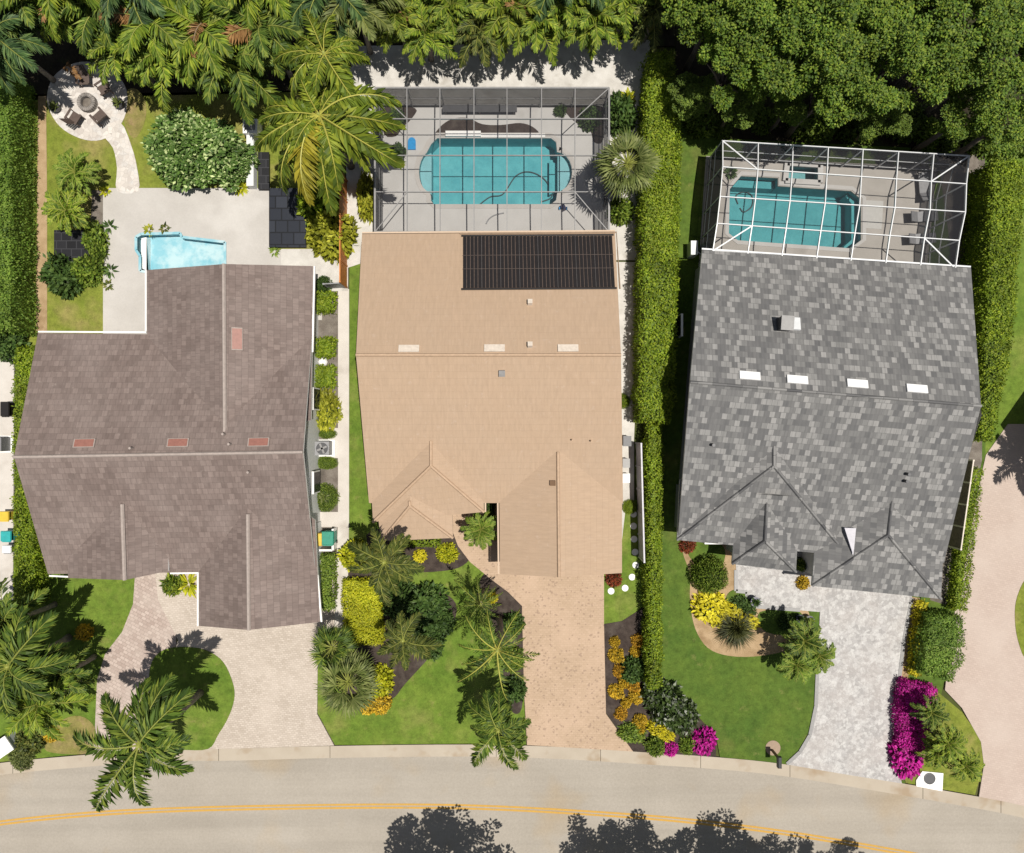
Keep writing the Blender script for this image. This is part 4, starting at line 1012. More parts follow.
# ------------------------------------------------------------------ back row of palms
rows_ = [(0, 40, 4.6, 'royal', 'palm_blue', 17), (30, 2, 5.0, 'royal', 'palm_deep', 17), (68, 6, 4.4, 'areca', 'palm_lime', 19), (104, 8, 4.6, 'royal', 'palm_deep', 17), (122, 52, 3.6, 'areca', 'palm_lime', 20),
         (154, 24, 5.2, 'royal', 'palm_lime', 17), (172, 60, 3.8, 'areca', 'palm_lime', 20), (206, 34, 5.0, 'royal', 'palm_lime', 17), (236, 62, 4.0, 'royal', 'palm_deep', 17), (262, 30, 5.2, 'royal', 'palm_deep', 17), (352, 4, 5, 'royal', 'palm_silver', 15),
         (398, 20, 3.0, 'areca', 'palm_coco', 22), (426, 36, 2.7, 'areca', 'palm_lime', 22), (452, 10, 3.2, 'areca', 'palm_lime', 22), (480, 34, 2.7, 'areca', 'palm_olive', 22), (508, 14, 3.0, 'areca', 'palm_coco', 22), (536, 26, 2.7, 'areca', 'palm_lime', 22), (564, 10, 3.0, 'areca', 'palm_lime', 22), (592, 22, 2.7, 'areca', 'palm_lime', 22), (624, 4, 3.0, 'areca', 'palm_lime', 22), (652, 14, 2.8, 'areca', 'palm_olive', 22)]
ordn = 'first second third fourth fifth sixth seventh eighth ninth tenth eleventh'.split()
for i, (px, py, h, kind, lf, n) in enumerate(rows_):
    if i < 11: lab = f'feathery palm in the thicket behind the fire pit, {ordn[i]} crown along from the far hedge'
    else: lab = f'bushy areca palm behind the white gravel strip, {ordn[i - 11]} from the tall coconut palm'
    row_palm(lab, px, py, h, kind, lf, n, i, rnd(.86, 1.1) * (1 if px < 380 else .86), 'palms in the back row behind the gardens', 'frond_dry' if i in (2, 5, 9, 12, 16) else None)
for i, px in enumerate((-10, 60, 130, 200, 260, 330, 420, 490, 560, 630)):
    row_palm(f'palm of the rear rank mostly beyond the view, {ordn[i]} along the thicket', px, (-30 if px < 350 else -44) + (i % 3) * 8, 5.8 if px < 350 else 4, 'royal', ('palm_deep', 'palm_lime', 'palm_blue')[i % 3], 15, i + 40, 1.0, 'palms in the rear rank behind the gardens')
# dry fronds hanging in the thicket
for lab, px, py, az in (('single dead orange brown frond hanging in the palm thicket above the speckled bush', 206, 22, -100), ('dead brown frond lying on the planting beside the fire pit terrace', 66, 66, -40)):
    me, rc = frond('areca', 1, 'frond_dry', 'copper'); o = put('dead_frond', me, None, P(px, py, 5.2 if px > 100 else .6), R(az), .9 if px > 100 else .6); tag(o, lab, 'dead frond')

# coconut palms
hero_palm('big golden green coconut palm with long arching fronds beside the grey pool cage', 319, 115, 7.2,
          [(273, 188), (305, 203), (333, 210), (369, 164), (403, 163), (404, 126), (398, 92), (262, 106), (255, 152), (284, 140), (345, 185), (290, 170), (380, 145)], 'coco', 'palm_coco', 'rachis_yellow', 8, gold=(1,))
hero_palm('coconut palm with a pale upright frond just behind the big golden one', 324, 54, 7.6,
          [(293, 33), (303, 8), (361, 33), (369, 53), (366, 112), (285, 92), (308, 98), (332, 10), (350, 100), (270, 60)], 'coco', 'palm_coco', 'rachis_yellow', 8)
# palms in the front gardens
hero_palm('royal palm leaning over the kerb by the curved island lawn', 139, 745, 7.2,
          [(92, 812), (150, 806), (191, 776), (197, 738), (198, 688), (168, 676), (145, 680), (110, 688), (72, 730), (120, 790)], 'royal', 'palm_deep', 'rachis', 5)
hero_palm('tall feathery palm at the far corner of the brown roofed house front lawn', 9, 666, 5.2,
          [(60, 612), (70, 660), (55, 700), (10, 720), (-30, 690), (-40, 650), (-10, 610), (28, 606)], 'royal', 'palm_deep', 'rachis', 8)
row_palm('bushy yellow green palm clump under the tall feathery palm by the street', 46, 700, 3.2, 'areca', 'palm_lime', 20, 61, .95)
row_palm('dark areca clump beside the leaning hedge of the brown roofed house', 14, 620, 3.6, 'areca', 'palm_deep', 19, 62, .9)
row_palm('low palm clump between the street palm and the pink walkway', 66, 672, 2.8, 'areca', 'palm_deep', 19, 63, .75)
hero_palm('palm whose fronds overhang the tan roof corner and the side path', 384, 562, 5.6,
          [(411, 536), (425, 570), (413, 582), (387, 608), (369, 586), (347, 568), (346, 542), (374, 526), (398, 596)], 'royal', 'palm_olive', 'rachis', 4)
hero_palm('squat palm with olive fronds in the curved mulch bed', 403, 640, 4.6,
          [(400, 612), (420, 612), (442, 646), (430, 662), (405, 672), (386, 620), (378, 652), (388, 668)], 'royal', 'palm_olive', 'rachis', 5)
hero_palm('sparse palm with bright yellow ribs beside the tan driveway', 497, 650, 6.2,
          [(463, 616), (541, 655), (513, 703), (458, 682), (518, 606), (530, 680)], 'thin', 'palm_deep', 'rachis_yellow', 3)
hero_palm('stubby dark palm by the kerb at the foot of the tan driveway', 498, 730, 5.0,
          [(500, 688), (532, 722), (527, 764), (470, 766), (466, 704), (486, 690), (480, 735), (516, 770)], 'royal', 'palm_deep', 'rachis', 6)
hero_palm('small dark palm by the mulch corner where the entry walk meets the driveway', 480, 604, 3.2,
          [(452, 580), (476, 578), (502, 590), (500, 616), (470, 622), (455, 606)], 'thin', 'palm_deep', 'rachis', 5)
fan_palm('round silver green fan palm beside the pool cage and the wide hedge', 627, 164, 4.6, 'palm_silver', 46, 1.12, 3)
fan_palm('silver green fan palm on the lawn corner by the cream driveway', 348, 682, 3.4, 'palm_silver', 40, 1.15, 4)
fan_palm('dark fan palm half hidden behind the silver one by the cream driveway', 332, 647, 3.0, 'palm_deep', 26, .85, 5)
def small_palm(label, px, py, h, leaf, n, sc, seed, group=None):
    root = thing('small_palm', label, 'palm', base(px, py, h), 0, group); trunk_obj(root, h - G0, .09, .07, .05, seed)
    put('crown', palm_crown('small', leaf, n, seed % 3), root, (0, 0, h - G0), seed, sc); return root
small_palm('small spiky palm in the nook between entry walk and garage of the tan house', 481, 529, 1.7, 'shrub', 26, 1.05, 1)
small_palm('fern like palm nearest the fire pit in the left garden strip', 77, 173, 1.8, 'shrub', 24, 1.2, 2)
small_palm('starry yellow green palm beside the dark tiled platform', 68, 212, 1.6, 'palm_lime', 24, 1.2, 3)
for k, (px, py, h, s) in enumerate(((803, 640, 2.6, 1.15), (818, 655, 2.2, .95), (796, 664, 2.0, .95))):
    small_palm(('tallest of three palms clumped at the grey driveway edge', 'palm leaning over the grey driveway from the three palm clump', 'palm leaning over the deep green lawn from the three palm clump')[k], px, py, h, 'palm_deep' if k == 0 else 'shrub', 22, s, 10 + k, 'clump of palms by the grey driveway')
for k, (px, py, h, s) in enumerate(((930, 712, 2.0, .9), (946, 742, 2.3, 1.0), (963, 764, 2.0, 1.0), (936, 752, 1.6, .9))):
    small_palm(('dark palm against the magenta bushes by the pink driveway', 'middle palm of the clump between magenta bushes and pink driveway', 'bright palm nearest the pink driveway and the kerb', 'low palm just behind the white utility pad')[k], px, py, h, 'palm_deep' if k == 0 else 'palm_lime', 22, s, 20 + k, 'clump of palms by the pink driveway')
hero_palm('palm outside the view whose shade falls on the pink driveway', 1100, 468, 4.5, [(1060, 460), (1070, 440), (1100, 420), (1140, 470), (1100, 510), (1065, 495)], 'royal', 'palm_deep', 'rachis', 4)

# ------------------------------------------------------------------ broadleaf trees
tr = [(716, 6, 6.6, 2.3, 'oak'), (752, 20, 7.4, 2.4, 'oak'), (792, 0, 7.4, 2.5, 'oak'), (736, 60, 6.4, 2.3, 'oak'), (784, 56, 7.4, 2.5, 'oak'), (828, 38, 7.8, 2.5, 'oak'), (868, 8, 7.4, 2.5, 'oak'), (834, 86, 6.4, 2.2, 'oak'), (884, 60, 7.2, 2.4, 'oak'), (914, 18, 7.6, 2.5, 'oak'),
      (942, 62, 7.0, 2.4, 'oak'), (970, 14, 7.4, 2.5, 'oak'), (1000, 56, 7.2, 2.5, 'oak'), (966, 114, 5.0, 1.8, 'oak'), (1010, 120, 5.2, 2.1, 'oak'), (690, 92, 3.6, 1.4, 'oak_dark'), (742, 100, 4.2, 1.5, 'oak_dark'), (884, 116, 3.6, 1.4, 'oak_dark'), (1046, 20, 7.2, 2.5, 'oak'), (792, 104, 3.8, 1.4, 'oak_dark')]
tl = ['tree at the wood edge nearest the palm row and wide hedge', 'second tall tree behind the first at the wood edge', 'tall tree on the upper rim of the wood over the spa', 'tree in front overlooking the corner of the white pool cage', 'broad tree in the middle front of the wood', 'tall tree with the highest crown above the white pool cage', 'upper rim tree above the dark gap in the wood', 'low broad tree right behind the white pool cage beams', 'tree beside the pale rock showing between crowns', 'upper rim tree between two yellow green crowns',
      'yellow green tree over the far end of the white cage', 'upper rim tree close to the corner of the wood', 'yellow green tree above the tall bright hedge', 'short tree over the brown strip at the cage corner', 'tree directly above the end of the tall bright hedge', 'small dark tree in shade beside the wide yellow green hedge', 'small dark tree in shade at the lawn edge by the cage corner', 'small dark tree in deep shade behind the shaded end of the cage', 'corner tree partly beyond the view at the wood end', 'low dark bush tree between the two front trees of the wood']
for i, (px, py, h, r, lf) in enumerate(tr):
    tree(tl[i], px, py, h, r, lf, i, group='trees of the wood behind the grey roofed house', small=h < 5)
for i, px in enumerate((700, 770, 850, 930, 1010)):
    tree(f'rear tree of the wood beyond the view, {ordn[i]} from the palm row', px, -52, 7.2, 2.7, 'oak', 30 + i, group='rear trees of the wood')
for i, (sx, sy, r) in enumerate(((446, 866, 3.7), (616, 868, 3.3), (712, 864, 3.4), (784, 871, 2.7), (842, 874, 2.0))):
    h = 6.5
    lc = P(sx, sy, 0); lc = Vector((lc.x + .235 * h, lc.y - .06 * h, G0))
    t_ = tree(f'street tree across the road, only its leafy shade in view, {ordn[i]} along the verge', 0, 0, h, r, 'oak', i, group='street trees across the road', loc=lc)
    [c for c in t_.children if c.name.startswith('crown')][0].data = cloud(2.5, 2.0, 150, 70, .15, .32, 21 + i % 2, 'oak', .3, .2)
sb = thing('speckled_bush', 'large round dark green bush with pale speckled leaves on the back lawn', 'bush', base(195, 148, 1.5))
put('trunk', limbs(1.6, 2.2, 1.0, .09, 3).mesh('trunk', M['bark']), sb)
put('crown', cloud(2.5, 1.7, 210, 60, .24, .4, 7, 'speckle', .45, .35), sb, (0, 0, 1.0), 0, (1.18, .98, 1.0))
sb = thing('speckled_bush', 'smaller round lobe of speckled bush beside the white garden wall', 'bush', base(228, 162, 1.0))
put('trunk', limbs(1.0, 1.2, .6, .06, 4).mesh('trunk', M['bark']), sb)
put('crown', cloud(2.5, 1.7, 120, 62, .26, .5, 1, 'speckle'), sb, (0, 0, .8), 0, (.6, .5, .55))

# ------------------------------------------------------------------ shrubs and flowers
def sh(*a, **k): return shrub(*a, **k)
sh('glossy dark shrub below the starry palm next to the tiled platform', 62, 275, 1.15, 'shrub_dark', 'leafy', 1.3)
sh('glossy shrub by the patio edge below the dark tiled platform', 86, 270, .9, 'shrub', 'leafy', 1.1)
sh('slim shrub between the tiled platform and the patio strip', 94, 240, .65, 'shrub', 'leafy', 1.0, ry=1.2)
sh('round shrub under the leaning hedge at the neighbour path', 8, 345, 1.0, 'shrub_dark', 'leafy', 1.1)
sh('dark shrub shaded by the far hedge above the neighbour path', 3, 318, 1.0, 'shrub_dark', 'leafy', 1.3)
sh('big yellow green bush at the foot of the coconut palm', 330, 232, 1.55, 'hedge_gold', 'leafy', 1.8)
sh('bright green bush tucked under the long coconut fronds', 318, 200, 1.4, 'hedge', 'leafy', 1.9, seed=1)
sh('slim croton bush between white path and pool cage', 366, 196, .55, 'hedge_gold', 'leafy', 1.2, ry=1.5, rz=0)
sh('dark clipped shrub nearest the gravel by the brown house wall', 322, 284, .55, 'shrub_dark', 'fine', .9)
hedge('blocky clipped lime shrub second from the gravel by the brown house', [(326, 295), (326, 313)], 1.3, .8, 'hedge', 110, .16, 41, .08, 'clipped_bush')
hedge('clipped blocky shrub just before the white stone by the brown house wall', [(327, 340), (327, 357)], 1.2, .75, 'hedge', 110, .16, 42, .08, 'clipped_bush')
hedge('clipped blocky shrub just past the white stone by the brown house wall', [(325, 368), (326, 387)], 1.45, .8, 'hedge', 110, .16, 43, .08, 'clipped_bush')
sh('ragged yellow flowered croton in the side bed above the air conditioner', 326, 411, .8, 'hedge_gold', 'leafy', .9, ry=1.3, rz=0)
sh('low clipped shrub directly above the air conditioner', 327, 434, .62, 'shrub', 'tight', .6, ry=.32, rz=0)
sh('low clipped shrub directly below the air conditioner', 326, 463, .75, 'shrub', 'tight', .65, ry=.45, rz=0)
sh('round clipped shrub with a grey rosette on top above the bins', 325, 498, .85, 'shrub', 'tight', .8, ry=.95, rz=0)
tuft('silvery rosette plant on the clipped shrub above the bins', 323, 497, 'palm_silver', 26, .5, .04, 10, 70, 5, 'rosette_plant', h0=.7)
shrub('yellow green bromeliad pair nearest the front door of the brown house', 172, 586, .6, 'palm_lime', 'flower', .7, cat='plant', name='leafy_plant')
tuft('bright bromeliad beside the garage corner of the brown house', 186, 586, 'lime', 34, 1.0, .09, 5, 70, 6, 'bromeliad')
tuft('bright bromeliad on the entry step of the brown house', 170, 585, 'palm_lime', 34, 1.0, .09, 5, 70, 7, 'bromeliad')
tuft('small yellow rosette on the patio behind the ice blue pool notch', 148, 229, 'hedge_gold', 26, .5, .06, 10, 70, 8, 'bromeliad')
tuft('small olive rosette beside the yellow one behind the ice blue pool', 164, 228, 'palm_olive', 26, .48, .06, 10, 70, 9, 'bromeliad')
tuft('yellow rosette at the patio corner by the speckled bush', 240, 186, 'lime', 30, .75, .08, 10, 70, 10, 'bromeliad')
tuft('small yellow rosette where the garden path meets the patio', 105, 191, 'lime', 24, .5, .06, 10, 70, 11, 'bromeliad')
tuft('dark spindly plant leaning over the patio strip', 108, 226, 'shrub_dark', 18, .7, .06, 5, 60, 12, 'spindly_plant')
tuft('dark spindly plant lower on the patio strip', 109, 270, 'shrub_dark', 18, .7, .06, 5, 60, 13, 'spindly_plant')
tuft('brown leaved rosette near the lower lawn on the patio strip edge', 107, 285, 'palm_olive', 20, .5, .06, 10, 60, 14, 'bromeliad')
tuft('small weed by the corner of the dark tiled deck', 274, 251, 'shrub', 22, .5, .05, 5, 60, 15, 'weed_plant')
# front garden of the tan house
hedge('block of bright lime yellow groundcover along the side path', [(365, 578), (366, 640)], 2.3, .8, 'lime', 120, .17, 31, .12, 'clipped_bush')
sh('lime yellow bush under the overhanging palm by the side path', 354, 556, .95, 'lime', 'leafy', .9)
sh('lime bush between silver fan palm and squat olive palm', 378, 682, .95, 'lime', 'leafy', .9)
sh('golden orange flowering croton beside the silver fan palm', 380, 703, .7, 'gold', 'leafy', .6, name='croton_bush')
sh('second golden croton touching the silver fan palm', 368, 706, .55, 'gold', 'flower', .5, name='croton_bush')
sh('dark glossy shrub along the curved bed edge below the little lawn', 425, 608, 1.35, 'shrub_dark', 'leafy', 1.1)
sh('dark shrub in the bed beside the overhanging palm', 398, 600, 1.15, 'shrub_dark', 'leafy', 1.2)
sh('dark shrub at the tip of the curved bed on the tan house lawn', 440, 622, .9, 'shrub_dark', 'leafy', .8)
sh('dark leafy shrub hugging the lower curve of the mulch bed', 428, 644, .9, 'shrub_dark', 'leafy', .7)
sh('small lemon yellow shrub in the mulch under the tan roof eave', 420, 556, .42, 'yellow', 'flower', .4)
sh('rounded lime shrub in the mulch by the entry walk', 447, 554, .6, 'lime', 'leafy', .6)
hedge('low clipped green edging under the tan roof eave', [(408, 541), (440, 540)], .5, .5, 'hedge', 110, .14, 33, .06, 'clipped_bush')
sh('narrow dark shrub in the slot beside the tan garage wall', 489, 500, .4, 'shrub_dark', 'leafy', .6, ry=1.0, rz=0)
sh('yellow tipped plant in the mulch beside the tan driveway', 492, 598, .35, 'yellow', 'flower', .6)
sh('dark shrub under the yellow ribbed palm beside the tan driveway', 512, 625, .75, 'shrub_dark', 'leafy', .8)
sh('leafy shrub midway down the mulch along the tan driveway', 512, 660, .75, 'shrub', 'leafy', .7)
sh('leafy shrub near the foot of the mulch along the tan driveway', 514, 690, .75, 'shrub_dark', 'leafy', .7)
sh('dark red croton by the garage corner and stepping stones', 614, 579, .5, 'red', 'flower', .45, name='croton_bush')
for i, (px, py) in enumerate(((617, 391), (624, 497))):
    sh(('small clipped shrub on the white gravel beside the tan wall', 'small clipped shrub where white gravel ends beside the tan wall')[i], px + 6, py + 10, .5, 'hedge', 'tight', .5)
cr_ = [(615, 642), (638, 641), (616, 656), (635, 652), (620, 671), (616, 692), (624, 683), (633, 686), (636, 697), (626, 703), (621, 714), (640, 721), (640, 729)]
for i, (px, py) in enumerate(cr_):
    w = ('first second third fourth fifth sixth seventh eighth ninth tenth eleventh twelfth thirteenth').split()[i]
    sh(f'orange croton in the dark mulch bed, {w} going toward the street', px, py, .33 + .06 * (i % 3), 'orange' if i % 3 == 1 else 'gold', 'leafy', .42, name='croton_bush', group='orange crotons in the mulch bed')
sh('round green shrub among the orange crotons', 633, 670, .8, 'shrub_dark', 'leafy', .8)
sh('silver flecked shrub at the end of the narrow hedge', 657, 694, .95, 'pale_spot', 'leafy', 1.2)
sh('large silver flecked shrub between hedge end and magenta bush', 668, 706, 1.25, 'pale_spot', 'leafy', 1.5)
sh('silver flecked shrub nearest the deep green lawn', 682, 718, 1.05, 'pale_spot', 'leafy', 1.2)
sh('band of bright yellow shrub below the silver flecked shrubs', 660, 731, .95, 'yellow', 'flower', .5, ry=.4, rz=R(-32))
sh('magenta flowering bush on the corner of the deep green lawn', 704, 742, .85, 'magenta', 'flower', .7, name='flowering_bush', rz=R(60), ry=.75)
sh('small magenta clump by the kerb at the bed end', 671, 749, .45, 'magenta', 'flower', .4, name='flowering_bush')
sh('low green shrub between the two magenta clumps', 688, 746, .5, 'shrub', 'leafy', .5)
sh('low green shrub by the kerb at the driveway corner', 656, 746, .6, 'shrub', 'leafy', .6)
sh('olive shrub on the driveway edge of the croton bed', 632, 733, .6, 'shrub', 'leafy', .5, ry=.9)
# front garden of the grey house
sh('large clipped dark green ball shrub by the grey house entry', 712, 577, 1.25, 'shrub', 'tight', 2.0, seed=0)
sh('bright yellow flowering groundcover on the tan gravel, upper part', 712, 608, 1.25, 'yellow', 'flower', .6, ry=.95)
sh('bright yellow flowering groundcover on the tan gravel, lower part', 738, 616, 1.4, 'yellow', 'flower', .55, ry=.6, rz=R(-25))
tuft('dark spiky grass mound on the tan gravel below the yellow groundcover', 738, 630, 'grass_tuft', 620, 1.75, .018, 10, 85, 21, 'ornamental_grass', 'grass clump')
sh('dark hedge like shrub between yellow groundcover and entry paving', 744, 606, .8, 'shrub_dark', 'leafy', .5, ry=.5, rz=R(-30))
sh('red flowered shrub at the front corner of the grey roof', 688, 545, .5, 'red', 'flower', .4, name='croton_bush')
sh('gold croton in the shaded nook of the grey house', 803, 583, .42, 'gold', 'flower', .45, name='croton_bush')
sh('green shrub in the shaded nook of the grey house', 801, 565, .4, 'shrub', 'leafy', .8)
sh('small dark shrub beside the pots at the three palm clump', 786, 622, .5, 'shrub_dark', 'leafy', .5)
hedge('strip of yellow shrubs beside the grey driveway top', [(917, 600), (913, 640), (910, 672)], .6, .5, 'yellow', 110, .16, 34, .1, 'clipped_bush')
hedge('big domed dark green clipped bush by the grey garage corner', [(931, 610), (929, 640), (922, 668)], [2.0, 2.4, 1.9], 1.5, 'hedge_deep', 100, .17, 35, .16, 'clipped_bush')
hedge('long magenta flowering mass along the lower grey driveway', [(912, 680), (906, 715), (902, 742)], [2.1, 1.9, 1.3], .8, 'magenta', 120, .18, 36, .14, 'flowering_bush')
sh('magenta flowering bush at the kerb end of the grey driveway', 907, 757, 1.0, 'magenta', 'flower', .8, name='flowering_bush', ry=1.4, rz=R(8))
# street edge on the brown house side
sh('dark spiky shrub beside the kerb near the bright orange bloom', 28, 742, .9, 'palm_olive', 'leafy', .7)
sh('bright orange blooming plant near the kerb by the royal palm', 51, 735, .45, 'gold', 'flower', .45)
sh('orange tipped plant in the shade of the front lawn palms', 84, 632, .5, 'gold', 'flower', .4)
sh('pale straw coloured grass clump at the kerb by the front palms', 20, 758, .8, 'palm_silver', 'fine', .5)
# planting inside and beside the grey cage
for lab, px, py, r in (('small dark shrub in the corner bed of the grey cage by the fan palm', 590, 118, .7), ('round dark pot plant at the end of the corner bed in the grey cage', 560, 110, .38), ('dark shrub in the bed corner near the coconut palm', 396, 118, .6), ('dark shrub against the left cage wall beside the blue float', 397, 152, .5)):
    sh(lab, px, py, r, 'shrub_dark', 'leafy', r * 1.2)
sh('dense shrub outside the cage corner above the silver fan palm', 621, 112, .95, 'shrub_dark', 'leafy', 1.4, ry=1.3, rz=0)
sh('dense shrub below the silver fan palm by the tan roof corner', 621, 210, .8, 'shrub', 'leafy', 1.0)
tuft('yellow flowered sprig beside the dense shrub at the cage corner', 629, 96, 'lime', 26, .8, .07, 10, 70, 22, 'bromeliad')
tuft('dark potted rosette at the far corner of the white cage', 731, 172, 'shrub_dark', 40, .65, .07, 5, 70, 23, 'rosette_plant')

for i, (px, py, r) in enumerate(((700, 122, .9), (722, 126, .7), (764, 120, .8), (806, 122, 1.0), (822, 130, .8), (852, 122, 1.1), (868, 130, .8), (908, 122, 1.1), (930, 132, .9), (948, 140, .7), (672, 108, .6), (982, 138, 1.0), (1004, 144, 1.0), (1022, 138, 1.0))):
    w = ('first second third fourth fifth sixth seventh eighth ninth tenth eleventh twelfth thirteenth fourteenth').split()[i]
    sh(f'low understory shrub at the foot of the wood, {w} planted behind the white cage', px, py, r, 'oak_dark' if i % 2 else 'shrub', 'leafy', r * .9, group='understory shrubs of the wood')
# ------------------------------------------------------------------ rocks
for i, (px, py, s) in enumerate(((878, 103, .9), (338, 352, .0), (888, 27, .6))):
    if not s: continue
    rg = random.Random(i); b = MB(); b.lathe((0, 0, 0), [(s, 0), (s * 1.05, .3 * s), (s * .8, .7 * s), (s * .3, .95 * s)], 9)
    b.v = [(x + rg.uniform(-.15, .15) * s, y + rg.uniform(-.15, .15) * s, z + rg.uniform(-.08, .08)) for x, y, z in b.v]
    o = put('boulder', b.mesh('boulder', M['rock']), None, base(px, py, .5)); tag(o, ('pale boulder in the gap of the wood behind the white cage', '', 'small boulder deep in the wood')[i], 'boulder')
b = MB(); b.lathe((0, 0, 0), [(.28, 0), (.3, .12), (.22, .25), (.08, .32)], 8); o = put('stone', b.mesh('stone', M['white_paint']), None, base(323, 362, .15)); tag(o, 'small white stone between clipped shrubs by the brown house', 'stone')

# ------------------------------------------------------------------ fences, walls
def fence(label, a, c, h, mat, n, name='fence', slat=.02, rail=.07):
    A, C = P(*a, 0), P(*c, 0); A.z = C.z = G0; root = thing(name, label, 'fence', A)
    b = MB(); b.beam(A + Vector((0, 0, h * .5)), C + Vector((0, 0, h * .5)), slat, h - .1); b.build('panel', mat, root)
    b = MB(); b.beam(A + Vector((0, 0, h)), C + Vector((0, 0, h)), rail, .06); b.build('top_rail', mat, root)
    for i in range(n):
        p = A.lerp(C, i / (n - 1)); b = MB(); b.beam(p, p + Vector((0, 0, h + .04)), .1); b.build('post', mat, root)
    return root
f_ = fence('orange stained timber fence beside the white path and coconut palm', (347.5, 182), (347.5, 288), 1.8, M['orange_wood'], 6)
fence('white topped panel fence standing along the narrow low hedge', (635.5, 443), (638.5, 556), 1.8, M['fence_grey'], 6, rail=.09)
fence('cream rail fence between the grey house gable and the thin hedge', (953, 459), (941, 544), 1.8, M['skylight_pale'], 5).children[0].data.materials[0] = M['bark']  # panel recoloured with dark bark, painting in the shade along this strip
fence('grey side gate closing the path at the end of the orange fence', (330, 289), (346, 288), 1.4, M['grey_metal'], 2, 'gate')
gw = thing('garden_wall', 'low white garden wall with a square pier beside the coconut palm', 'wall', P(256, 150, 0))
b = MB(); b.prism([P(*p, 0) for p in rect(251, 140, 258, 190)], .05, .75); b.build('wall', M['wall_white'], gw)
b = MB(); b.prism([P(*p, 0) for p in rect(249, 126, 263, 140)], .05, 1.0); b.build('pier', M['white_paint'], gw)
b = MB(); b.prism([P(*p, 0) for p in rect(251, 128, 261, 137)], 1.0, 1.06); b.build('cap', M['pole_grey'], gw)
# dark tiled platforms
tilem = paver('tile_navy', (.018, .021, .03), (.03, .034, .046), (.008, .009, .012), .75, .75, 0, msize=.04, rough=.45)
tileb = paver('tile_black', (.012, .012, .014), (.022, .022, .026), (.04, .04, .045), .62, .5, 0, msize=.03, rough=.5)
def platform(label, x0, y0, x1, y1, h, mat):
    r = thing('deck_platform', label, 'platform', P((x0 + x1) / 2, (y0 + y1) / 2, 0)); b = MB()
    b.prism([P(*p, h) for p in rect(x0, y0, x1, y1)], h - .08, h); b.build('tile_top', mat, r)
    b = MB(); b.prism([P(*p, h) for p in rect(x0 + 1, y0 + 1, x1 - 1, y1 - 1)], .05, h - .08); b.build('base', M['dark_metal'], r); return r
platform('dark blue square tiled platform beside the concrete patio and coconut palm', 269, 188, 306, 247, .45, tilem)
platform('small brown tiled platform behind the white garden wall', 258, 152, 269, 189, .5, tileb)
platform('black tiled platform in the left garden between palm and shrub', 54, 230, 89, 262, .4, tileb)

# ------------------------------------------------------------------ furniture and small things
fp = thing('fire_pit', 'round stone fire pit ring in the middle of the stone terrace', 'fire pit', P(89, 104, .135))
b = MB(); n = 24
for i in range(n):
    a = 2 * PI * i / n; b.box((fp.location.x + .44 * math.cos(a), fp.location.y + .44 * math.sin(a), .3), (.24, .115, .33), a)
b.build('stone_ring', M['rock'], fp)
b = MB(); b.lathe(tuple(fp.location), [(.36, 0), (.36, .1), (.2, .16)], 16); b.build('ash_bed', M['pale_mulch'], fp)
def chair_parts(r):
    b = MB(); b.box((0, 0, .36), (.6, .56, .05)); put('seat', b.mesh('seat', M['brown_wood']), r)
    b = MB()
    for k in range(5): b.beam((-.24 + k * .12, -.26, .36), (-.27 + k * .135, -.62, .98), .105, .025)
    put('backrest', b.mesh('backrest', M['brown_wood']), r)
    for s in (-1, 1):
        b = MB(); b.box((s * .36, -.04, .58), (.13, .72, .03)); put('armrest', b.mesh('armrest', M['brown_wood']), r)
        for y in (-.3, .26):
            b = MB(); b.beam((s * .33, y, 0), (s * .33, y, .57), .06); put('leg', b.mesh('leg', M['brown_wood']), r)
def copy_tree(o):
    c = o.copy(); COL.objects.link(c)
    for ch in list(o.children):
        k = ch.copy(); COL.objects.link(k); k.parent = c
    return c
spots = [(107, 92, 'brown slatted garden chair in the sun above the fire pit'), (88, 83, 'brown garden chair half shaded by palms at the thicket side'), (79, 120, 'brown garden chair on the lawn side of the fire pit, farther from the path'), (103, 119, 'brown garden chair beside the start of the garden path')]
c0 = None
for px, py, lab in spots:
    if c0 is None: c = c0 = thing('garden_chair', lab, 'chair'); chair_parts(c0)
    else: c = copy_tree(c0); c['label'] = lab
    c['group'] = 'chairs around the fire pit'
    c.location = P(px, py, .135); d = P(89, 104) - P(px, py); c.rotation_euler = (0, 0, math.atan2(d.y, d.x) - PI / 2)
def pot(label, px, py, mat, r=.26, h=.4, plant='shrub_dark', z=.14):
    o = thing('plant_pot', label, 'pot', P(px, py, z)); b = MB(); b.lathe((0, 0, 0), [(r * .7, 0), (r, h * .8), (r * 1.05, h), (r * .8, h), (r * .75, h * .85)], 16); put('pot', b.mesh('pot', mat), o, smooth=False)
    rg = random.Random(int(px)); b = MB()
    for i in range(26):
        az = i * 2.4; el = R(rg.uniform(15, 75)); d = Vector((math.cos(az) * math.cos(el), math.sin(az) * math.cos(el), math.sin(el))); w = d.cross(Vector((0, 0, 1))).normalized() * .04
        b.leaf(Vector((0, 0, h * .85)), d, w, r * 1.5)
    put('foliage', b.mesh('foliage', LF[plant]), o); return o
pot('dark round planter on the thicket edge of the fire pit terrace', 58, 109, M['dark_metal'], .3, .35, 'palm_silver')
pot('dark round planter on the lawn edge of the fire pit terrace', 121, 105, M['dark_metal'], .32, .35, 'palm_silver')
pot('dark blue glazed pot on the corner of the grey house entry paving', 753, 600, M['navy_glaze'], .3, .5)
pot('black pot at the edge of the grey driveway beside the palm clump', 798, 617, M['navy_glaze'], .24, .4)
pot('larger dark pot with a green plant beside the palm clump', 807, 619, M['dark_metal'], .3, .4, 'shrub')
